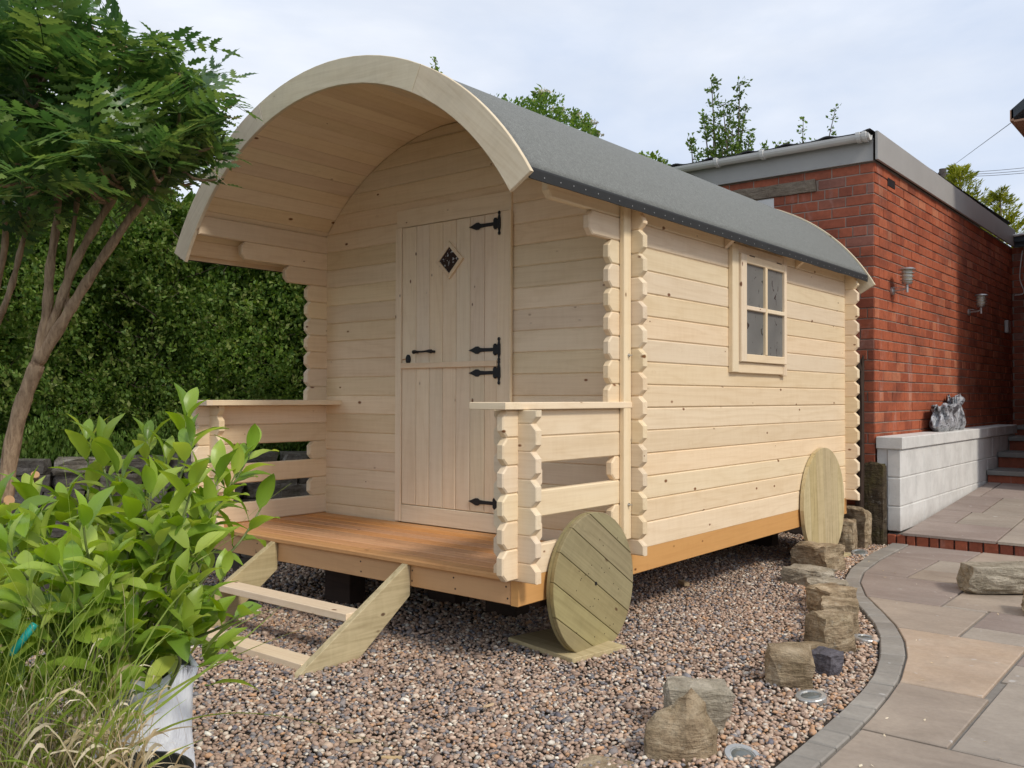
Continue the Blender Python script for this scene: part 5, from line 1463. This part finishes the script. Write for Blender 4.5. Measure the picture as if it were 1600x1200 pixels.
# ================================================================== LEFT FOREGROUND PLANTS
# --- mahonia tree
mah = empty('mahonia_tree', tuple(at(10, 900, 4.2)), 'small tree with bare leaning stems and spiny leaves, top left foreground', 'tree')
D = 4.2
def tr(name, pts, r0, r1):
    q = spline([at(*p) for p in pts], 6); n = len(q)
    rad = [r0+(r1-r0)*i/(n-1)+0.0025*math.sin(i*1.7) for i in range(n)]
    V, F = tube(q, rad, 12); place(name, mesh(name, V, F, M['bark'], True), mah); return q
tr('trunk', [(-8, 1100, D), (0, 900, D), (8, 770, D), (28, 655, D), (58, 570, D)], 0.040, 0.034)
limbs = [tr('limb', [(52, 590, D), (72, 500, D), (78, 420, D), (90, 330, D), (84, 240, D-.1), (60, 120, D-.2)], 0.028, 0.008),
 tr('limb', [(56, 575, D), (88, 490, D), (118, 410, D), (162, 333, D), (192, 284, D), (186, 230, D+.05), (182, 150, D), (190, 70, D)], 0.025, 0.007),
 tr('limb', [(60, 565, D), (100, 500, D-.02), (135, 442, D), (200, 345, D), (262, 262, D), (275, 200, D), (300, 140, D)], 0.029, 0.008),
 tr('limb', [(104, 500, D), (107, 410, D+.03), (120, 318, D+.05), (124, 250, D+.1), (130, 150, D+.2)], 0.014, 0.008),
 tr('limb', [(-30, 560, D+.25), (10, 470, D+.25), (30, 400, D+.3), (48, 300, D+.3), (20, 180, D+.2)], 0.018, 0.009),
 tr('limb', [(-30, 700, D+.4), (-20, 520, D+.4), (8, 380, D+.4), (0, 250, D+.4)], 0.024, 0.010)]
# frond: rachis with 13 spiny leaflets; local x along rachis, z up
def frond_mesh(seed, L_=0.42):
    rr = random.Random(seed); V = []; F = []
    def leaflet(p, d, nrm, l, w):
        d = d.normalized(); s = d.cross(nrm).normalized(); nrm = s.cross(d).normalized()
        out = [(0, 0), (0.12, 0.50), (0.20, 0.26), (0.36, 0.64), (0.43, 0.30), (0.60, 0.56), (0.66, 0.22), (0.82, 0.34), (0.87, 0.09), (1.05, 0.0)]
        b = len(V); mid = []
        for t, q in out:
            bend = -0.12*t*t*l
            V.append(p+d*t*l+nrm*bend)                                         # midrib
        for t, q in out: V.append(p+d*t*l+s*q*w+nrm*(-0.12*t*t*l+0.16*q*w+0.0))
        for t, q in out: V.append(p+d*t*l-s*q*w+nrm*(-0.12*t*t*l+0.16*q*w))
        n = len(out)
        for i in range(n-1):
            F.append((b+i, b+n+i, b+n+i+1, b+i+1)); F.append((b+i, b+i+1, b+2*n+i+1, b+2*n+i))
    npair = 6
    rach = [Vector((L_*t, 0, 0.22*L_*math.sin(t*PI*0.6)-0.10*L_*t*t)) for t in np.linspace(0, 1, 9)]
    v, f = tube(rach, [0.0035*(1-.7*i/8) for i in range(9)], 4, False); V += v; F += f
    for i in range(npair):
        t = 0.20+0.68*i/(npair-1); k = t*8; i0 = min(int(k), 7); p = rach[i0].lerp(rach[i0+1], k-i0)
        l = L_*0.26*(0.75+0.5*math.sin(PI*min(1, t+0.1)))*rr.uniform(0.9, 1.1)
        for s in (-1, 1):
            d = Vector((0.55, s*1.0, rr.uniform(0.0, 0.30)))
            leaflet(p, d, Vector((0, 0, 1)), l, l*0.40)
    leaflet(rach[-1], Vector((1, 0, -0.1)), Vector((0, 0, 1)), L_*0.26, L_*0.09)
    return V, F
FV = [frond_mesh(i) for i in range(5)]
FM = [mesh('leaf', v, [f for f in F_ if len(set(f)) > 2], M['mahonia']) for v, F_ in FV]
cands = []
rr = random.Random(21)
ros = []
for q in limbs:
    for i in range(int(len(q)*0.55), len(q), 3): ros.append(q[i])
for k in range(50):
    px = rr.uniform(-60, 325); 
    ytop = 30+0.0*px if px < 120 else 30+(px-120)*0.45
    ytop = max(8, ytop)
    ybot = 300 if px > 60 else 330
    py = rr.uniform(ytop, ybot) if rr.random() < 0.72 else rr.uniform(ytop, ytop+70)
    ros.append(at(px, py, rr.uniform(3.75, 4.7)))
for k in range(12): ros.append(at(rr.uniform(-40, 70), rr.uniform(120, 330), rr.uniform(3.2, 3.7)))
for k in range(8): ros.append(at(rr.uniform(230, 345), rr.uniform(225, 300), rr.uniform(4.0, 4.5)))
tc_ = at(130, 260, 4.2)
twigs = []
for c in ros:
    # twig from the nearest limb sample
    best = min((p for q in limbs for p in q[len(q)//3:]), key=lambda p: (p-c).length)
    if (best-c).length > 0.62: continue
    if (best-c).length > 0.05:
        mid = best.lerp(c, 0.5)+Vector((0, 0, -0.04))
        twigs.append(tube(spline([best, mid, c], 3), [0.011, 0.010, 0.009, .008, 0.007, .006, .006][:7], 6, False))
    nf = rr.randint(5, 7)
    a0 = rr.uniform(0, 2*PI)
    for j in range(nf):
        a = a0+j*2.399; el = rr.uniform(-0.55, 1.0)
        d = Vector((math.cos(a)*math.cos(el), math.sin(a)*math.cos(el), math.sin(el)))
        out = (c-tc_); out.z *= 0.5
        d = (d+out*0.55).normalized()
        sc_ = rr.uniform(0.55, 1.0)
        tip = c+d*0.42*sc_
        v = np.array(tip)-CAM; dep = v@_f
        tpx, tpy = 800+FPX*(v@_r)/dep, 600-FPX*(v@_u)/dep
        if tpx > 385 or (tpx > 250 and tpy > 300) or (tpy > 385) or tpy < -120: continue
        if tpx > 130 and tpy < 26+(tpx-130)*0.28: continue
        mw_ = frame(c, d, (rr.uniform(-.7, .7), rr.uniform(-.7, .7), 1)) @ Matrix.Scale(sc_, 4)
        cands.append((dep, mw_, rr.randrange(5), tpx))
cands.sort(key=lambda c: c[0])
vis = [c for c in cands if c[3] > -10]; off = [c for c in cands if c[3] <= -10]
for dep, mw_, k, _x in vis[:300]:
    place('leaf', FM[k], mah, mw_)
rest = vis[300:]+off
VV = []; FF3 = []; o = 0
for dep, mw_, k, _x in rest:
    me = FM[k]; co = np.empty(len(me.vertices)*3); me.vertices.foreach_get('co', co); co = co.reshape(-1, 3)
    m_ = np.array(mw_); VV.append(co@m_[:3, :3].T+m_[:3, 3])
    fs = [tuple(p.vertices) for p in me.polygons]
    FF3 += [tuple(i+o for i in f) for f in fs]; o += len(co)
place('foliage', mesh('foliage', np.concatenate(VV).tolist(), FF3, M['mahonia']), mah, kind='stuff')
for V, F in twigs: place('twig', mesh('twig', V, F, M['bark'], True), mah)
# dry flower stalks poking right
parts = []
for (a, b) in (((338, 158), (375, 148)), ((330, 172), (364, 165)), ((340, 178), (377, 185)), ((253, 90), (262, 60)), ((320, 250), (355, 290))):
    parts.append(tube(spline([at(*a, 4.15), at((a[0]+b[0])/2, (a[1]+b[1])/2+2, 4.1), at(*b, 4.1)], 4), 0.0016, 4, False))
for V, F in parts: place('flower_stalk', mesh('flower_stalk', V, F, M['bark']), mah)
# bright mature shrub at foot of tree + cut stumps
stump = empty('cut_branch', tuple(at(20, 790, 3.3)), 'sawn tree branches with orange cut ends behind the laurel', 'branch')
for i, (p, q, r_) in enumerate((((-25, 812, 3.3), (14, 782, 3.1), 0.019), ((50, 775, 3.3), (55, 742, 3.2), 0.015))):
    V, F = tube([at(*p), at(*q)], [r_*1.1, r_], 12); place('stub', mesh('stub', V, F, M['bark'], False), stump)
    d_ = (at(*q)-at(*p)).normalized(); V, F = tube([at(*q), at(*q)+d_*0.003], r_*0.93, 12); place('cut_face', mesh('cut', V, F, M['cutwood']), stump)

# --- cherry laurel
lau = empty('laurel_bush', (0.0, -2.62, GZ), 'bright green glossy laurel bush in a white bag, bottom left foreground', 'bush')
def laurel_leaf(seed, L_=0.124, Wd=0.049):
    rr = random.Random(seed); n = 9; V = []; F = []
    bend = rr.uniform(0.05, 0.22); tw = rr.uniform(-.25, .25); cup = rr.uniform(0.15, 0.45)
    for i in range(n):
        t = i/(n-1); w_ = Wd*0.5*(math.sin(PI*min(1, t**0.85))**0.75)*1.05
        if i == n-1: w_ = 0.0008
        if i == 0: w_ = 0.0016
        x = 0.012+L_*t; z = 0.02*math.sin(t*2)-bend*L_*t*t
        a = tw*t
        for s in (-1, -0.5, 0, 0.5, 1):
            y = s*w_; zz = z+cup*abs(s)*w_+0.0012*math.sin(i*2.1+s*3)*(abs(s))
            V.append((x, y*math.cos(a), zz+y*math.sin(a)))
    for i in range(n-1):
        for j in range(4): F.append((i*5+j, i*5+j+1, (i+1)*5+j+1, (i+1)*5+j))
    v, f = tube([(0, 0, 0), (0.013, 0, 0.0)], 0.0016, 4); b = len(V); V += v; F += [tuple(b+k for k in q) for q in f]
    return mesh('leaf', V, F, M['laurel'], True)
LM = [laurel_leaf(i) for i in range(7)]
tips = [(292, 650, 2.75), (300, 690, 2.6), (155, 700, 2.6), (135, 690, 2.7), (235, 770, 2.45), (372, 735, 2.7), (395, 700, 2.75), (62, 835, 2.4), (10, 860, 2.2), (100, 790, 2.6), (330, 800, 2.55), (395, 945, 2.4), (350, 900, 2.45), (170, 880, 2.2), (250, 850, 2.35), (40, 930, 2.1), (100, 960, 2.2), (205, 985, 2.2), (285, 985, 2.3), (45, 775, 2.7), (205, 830, 2.5), (280, 930, 2.3), (-20, 940, 2.1), (120, 870, 2.35), (320, 860, 2.5), (230, 690, 2.75), (410, 790, 2.8), (345, 740, 2.6), (185, 740, 2.5), (260, 720, 2.7), (130, 820, 2.2), (300, 760, 2.4), (-10, 790, 2.5), (90, 880, 2.1)]
stems = []; lv = []
rr = random.Random(5)
for (px, py, d) in tips:
    tip = at(px, py, d); bx = at(205+rr.uniform(-60, 50), 1110, 2.45)
    base = Vector((bx.x, bx.y, -0.10+rr.uniform(-.05, .05)))
    q = spline([base, base.lerp(tip, 0.45)+Vector((0, 0, 0.03))+(tip-base).cross(Vector((0, 0, 1))).normalized()*rr.uniform(-.04, .04), base.lerp(tip, 0.8), tip], 7)
    n = len(q); stems.append(tube(q, [0.006*(1-0.6*i/(n-1)) for i in range(n)], 6, False))
    tot = (tip-base).length
    nl = 11
    for j in range(nl):
        t = 1-(j/nl)**1.15*min(0.85, 0.42/tot); k = t*(n-1); i0 = min(int(k), n-2); p = q[i0].lerp(q[i0+1], k-i0)
        ax = (q[i0+1]-q[i0]).normalized()
        a = j*2.4+rr.uniform(-.3, .3); s1 = ax.cross(Vector((0.2, 0.4, 1))).normalized(); s2 = ax.cross(s1)
        op = 0.30+0.95*min(1, j/4)
        dr = (ax*math.cos(op)+(s1*math.cos(a)+s2*math.sin(a))*math.sin(op)+Vector((0, 0, 0.02+0.1*rr.random()))).normalized()
        sc_ = rr.uniform(0.8, 1.15)*(0.62+0.38*min(1, (j+1)/4))
        tp_ = p+dr*0.11; v_ = np.array(tp_)-CAM; d_ = v_@_f; qx, qy = 800+FPX*(v_@_r)/d_, 600-FPX*(v_@_u)/d_
        if qx > 428 or (qx > 325 and 855 < qy < 925) or (qx > 310 and qy > 985): continue
        lv.append((p, dr, ax, sc_))
lv.sort(key=lambda q: (np.array(q[0])-CAM)@_f)
lvr = lv[300:]
lv = lv[:300]
for p, dr, ax, sc_ in lv:
    up = (ax*0.45+Vector((rr.uniform(-.4, .4), rr.uniform(-.4, .4), 1.0)))
    place('leaf', LM[rr.randrange(7)], lau, frame(p, dr, up) @ Matrix.Scale(sc_, 4))
V, F = join(stems); place('stems', mesh('stems', V, F, M['stem'], True), lau)
# lower filler leaves inside the bush
inner = []; 
cV = []; cF = []; o = 0
for k in range(560):
    c = at(rr.uniform(-60, 330), rr.uniform(800, 1080), rr.uniform(2.3, 2.9))
    if c.z < -0.09 and k % 3: continue
    if k % 4 == 0: c = at(rr.uniform(-80, 170), rr.uniform(930, 1130), rr.uniform(2.15, 2.5))
    d = Vector((rr.uniform(-1, 1), rr.uniform(-1, 1), rr.uniform(-.3, .8))).normalized()
    mw_ = frame(c, d, (rr.uniform(-.5, .5), rr.uniform(-.5, .5), 1)) @ Matrix.Scale(rr.uniform(0.7, 1.1), 4)
    me = LM[rr.randrange(7)]; co = np.array([v.co[:] for v in me.vertices]); m_ = np.array(mw_)
    cV.append(co@m_[:3, :3].T+m_[:3, 3]); cF += [tuple(i+o for i in p.vertices) for p in me.polygons]; o += len(co)
for p, dr, ax, sc_ in lvr:
    mw_ = frame(p, dr, ax*0.45+Vector((0.1, 0.1, 1.0))) @ Matrix.Scale(sc_, 4)
    me = LM[rr.randrange(7)]; co = np.array([v.co[:] for v in me.vertices]); m_ = np.array(mw_)
    cV.append(co@m_[:3, :3].T+m_[:3, 3]); cF += [tuple(i+o for i in p_.vertices) for p_ in me.polygons]; o += len(co)
place('inner_foliage', mesh('inner', np.concatenate(cV).tolist(), cF, M['laurel'], True), lau, kind='stuff')

# white bag
bc = at(228, 1120, 2.50); bcx, bcy = bc.x, bc.y
V = []; F = []; n = 40; H = [GZ-0.01, -0.30, -0.15, -0.02, 0.03, 0.02]
for i, z in enumerate(H):
    for k in range(n):
        a = 2*PI*k/n; rad = 0.118*(1+0.05*math.sin(3*a+i)+0.03*math.sin(7*a+i*2))*(0.94 if i == 5 else 1+0.03*math.sin(i*2))
        sq = 1/max(abs(math.cos(a)), abs(math.sin(a)))**0.35
        V.append((bcx+rad*sq*math.cos(a), bcy+rad*sq*math.sin(a), z+0.012*math.sin(5*a) if i >= 3 else z))
for i in range(len(H)-1):
    for k in range(n): F.append((i*n+k, i*n+(k+1) % n, (i+1)*n+(k+1) % n, (i+1)*n+k))
bagm = mesh('plant_bag', V, F, M['growbag'], True)
place('plant_bag', bagm, None, label='white woven bag holding the laurel bush roots', cat='bag')
V = [(bcx+0.105*math.cos(2*PI*k/24), bcy+0.105*math.sin(2*PI*k/24), -0.03) for k in range(24)]
place('soil', mesh('soil', V, [tuple(range(24))], M['dark']), lau)

# --- ornamental grass in black pot
gc = at(110, 1190, 1.95)
gr = empty('grass_clump', (gc.x, gc.y, GZ), 'clump of green and dry straw coloured grass in the bottom left corner', 'plant')
def blade(p0, p1, p2, w0, n=10):
    V = []; F = []
    for i in range(n+1):
        t = i/n; p = p0*(1-t)**2+p1*2*t*(1-t)+p2*t*t
        tg = ((p1-p0)*(1-t)+(p2-p1)*t).normalized(); s = tg.cross(Vector((0.3, 0.6, 0.4)).normalized()).normalized()
        w_ = w0*(1-t**1.6)*0.5+0.0003
        V += [p-s*w_, p+s*w_+Vector((0, 0, w_*0.5))]
    for i in range(n): F.append((2*i, 2*i+1, 2*i+3, 2*i+2))
    return V, F
G1 = []; G2 = []
rr = random.Random(9)
base0 = Vector((gc.x, gc.y, -0.12))
for k in range(230):
    b = base0+Vector((rr.uniform(-.24, .13), rr.uniform(-.2, .13), rr.uniform(-.03, .05)))
    h = rr.uniform(0.15, 0.62)*rr.uniform(.6, 1); a = rr.uniform(0, 2*PI); sp = rr.uniform(0.05, 0.28)
    tip = b+Vector((math.cos(a)*sp, math.sin(a)*sp, h))
    G1.append(blade(b, b+Vector((math.cos(a)*sp*0.2, math.sin(a)*sp*0.2, h*0.7)), tip, rr.uniform(0.006, 0.011)))
for k in range(420):
    b = base0+Vector((rr.uniform(-.24, .15), rr.uniform(-.2, .14), rr.uniform(-.02, .06)))
    h = rr.uniform(0.03, 0.30)*rr.uniform(.5, 1); a = rr.uniform(0, 2*PI); sp = rr.uniform(0.05, 0.26)
    tip = b+Vector((math.cos(a)*sp, math.sin(a)*sp, h*0.3-rr.uniform(0, .1)))
    G2.append(blade(b, b+Vector((math.cos(a)*sp*0.5, math.sin(a)*sp*0.5, h*2.0)), tip, rr.uniform(0.005, 0.010)))
for (p0, p1, p2) in (((180, 1140, 2.05), (350, 1010, 2.1), (545, 962, 2.2)), ((190, 1150, 2.05), (400, 990, 2.1), (450, 935, 2.15)), ((170, 1120, 2.0), (250, 900, 2.1), (378, 832, 2.2)), ((180, 1130, 2.0), (270, 880, 2.1), (455, 755, 2.25)),
                     ((150, 1120, 2.0), (230, 860, 2.1), (424, 834, 2.2)), ((200, 1180, 2.0), (330, 1050, 2.05), (640, 1180, 2.0)), ((185, 1160, 2.0), (340, 950, 2.1), (480, 942, 2.2)), ((120, 1100, 2.0), (120, 820, 2.05), (95, 700, 2.15)), ((165, 1130, 2.0), (235, 930, 2.05), (345, 830, 2.2)), ((60, 1180, 2.0), (50, 950, 2.0), (40, 800, 2.1)), ((130, 1180, 2.0), (150, 980, 2.0), (180, 780, 2.1)),
                     ((140, 1150, 2.0), (160, 1020, 2.0), (225, 905, 2.1)), ((175, 1170, 2.0), (260, 1060, 2.0), (300, 900, 2.1))):
    G1.append(blade(at(*p0), at(*p1), at(*p2), 0.0052, 22))
for (p0, p1, p2) in (((190, 1175, 2.0), (330, 1090, 2.0), (375, 1190, 2.0)), ((180, 1150, 2.0), (205, 960, 2.0), (190, 910, 2.05)), ((185, 1160, 2.0), (215, 1020, 2.0), (207, 880, 2.05)), ((60, 1190, 1.95), (75, 1100, 1.95), (72, 1020, 2.0))):
    G2.append(blade(at(*p0), at(*p1), at(*p2), 0.014 if p2[0] < 220 else 0.005, 18))
V, F = join(G1); place('green_blades', mesh('green_blades', V, F, M['grass'], True), gr, kind='stuff')
V, F = join(G2); place('dry_blades', mesh('dry_blades', V, F, M['straw'], True), gr, kind='stuff')
pc = at(205, 1230, 2.08)
V, F = lathe([(0.10, GZ), (0.125, -0.20), (0.130, -0.115), (0.135, -0.11), (0.137, -0.095), (0.125, -0.095), (0.118, -0.13)], 28)
place('plant_pot', mesh('plant_pot', V, F, M['blackpot'], True), None, Matrix.Translation((pc.x, pc.y, 0)), label='black plastic pot under the grass at the bottom edge', cat='pot')
V, F = tube(spline([at(18, 1022, 2.1), at(35, 1000, 2.1), at(55, 975, 2.12)], 4), 0.009, 8)
place('plastic_label', mesh('teal', V, F, M['teal'], True), None, label='small teal plastic tag among the laurel leaves at left', cat='tag')
print('SCENE OK', len(bpy.data.objects))
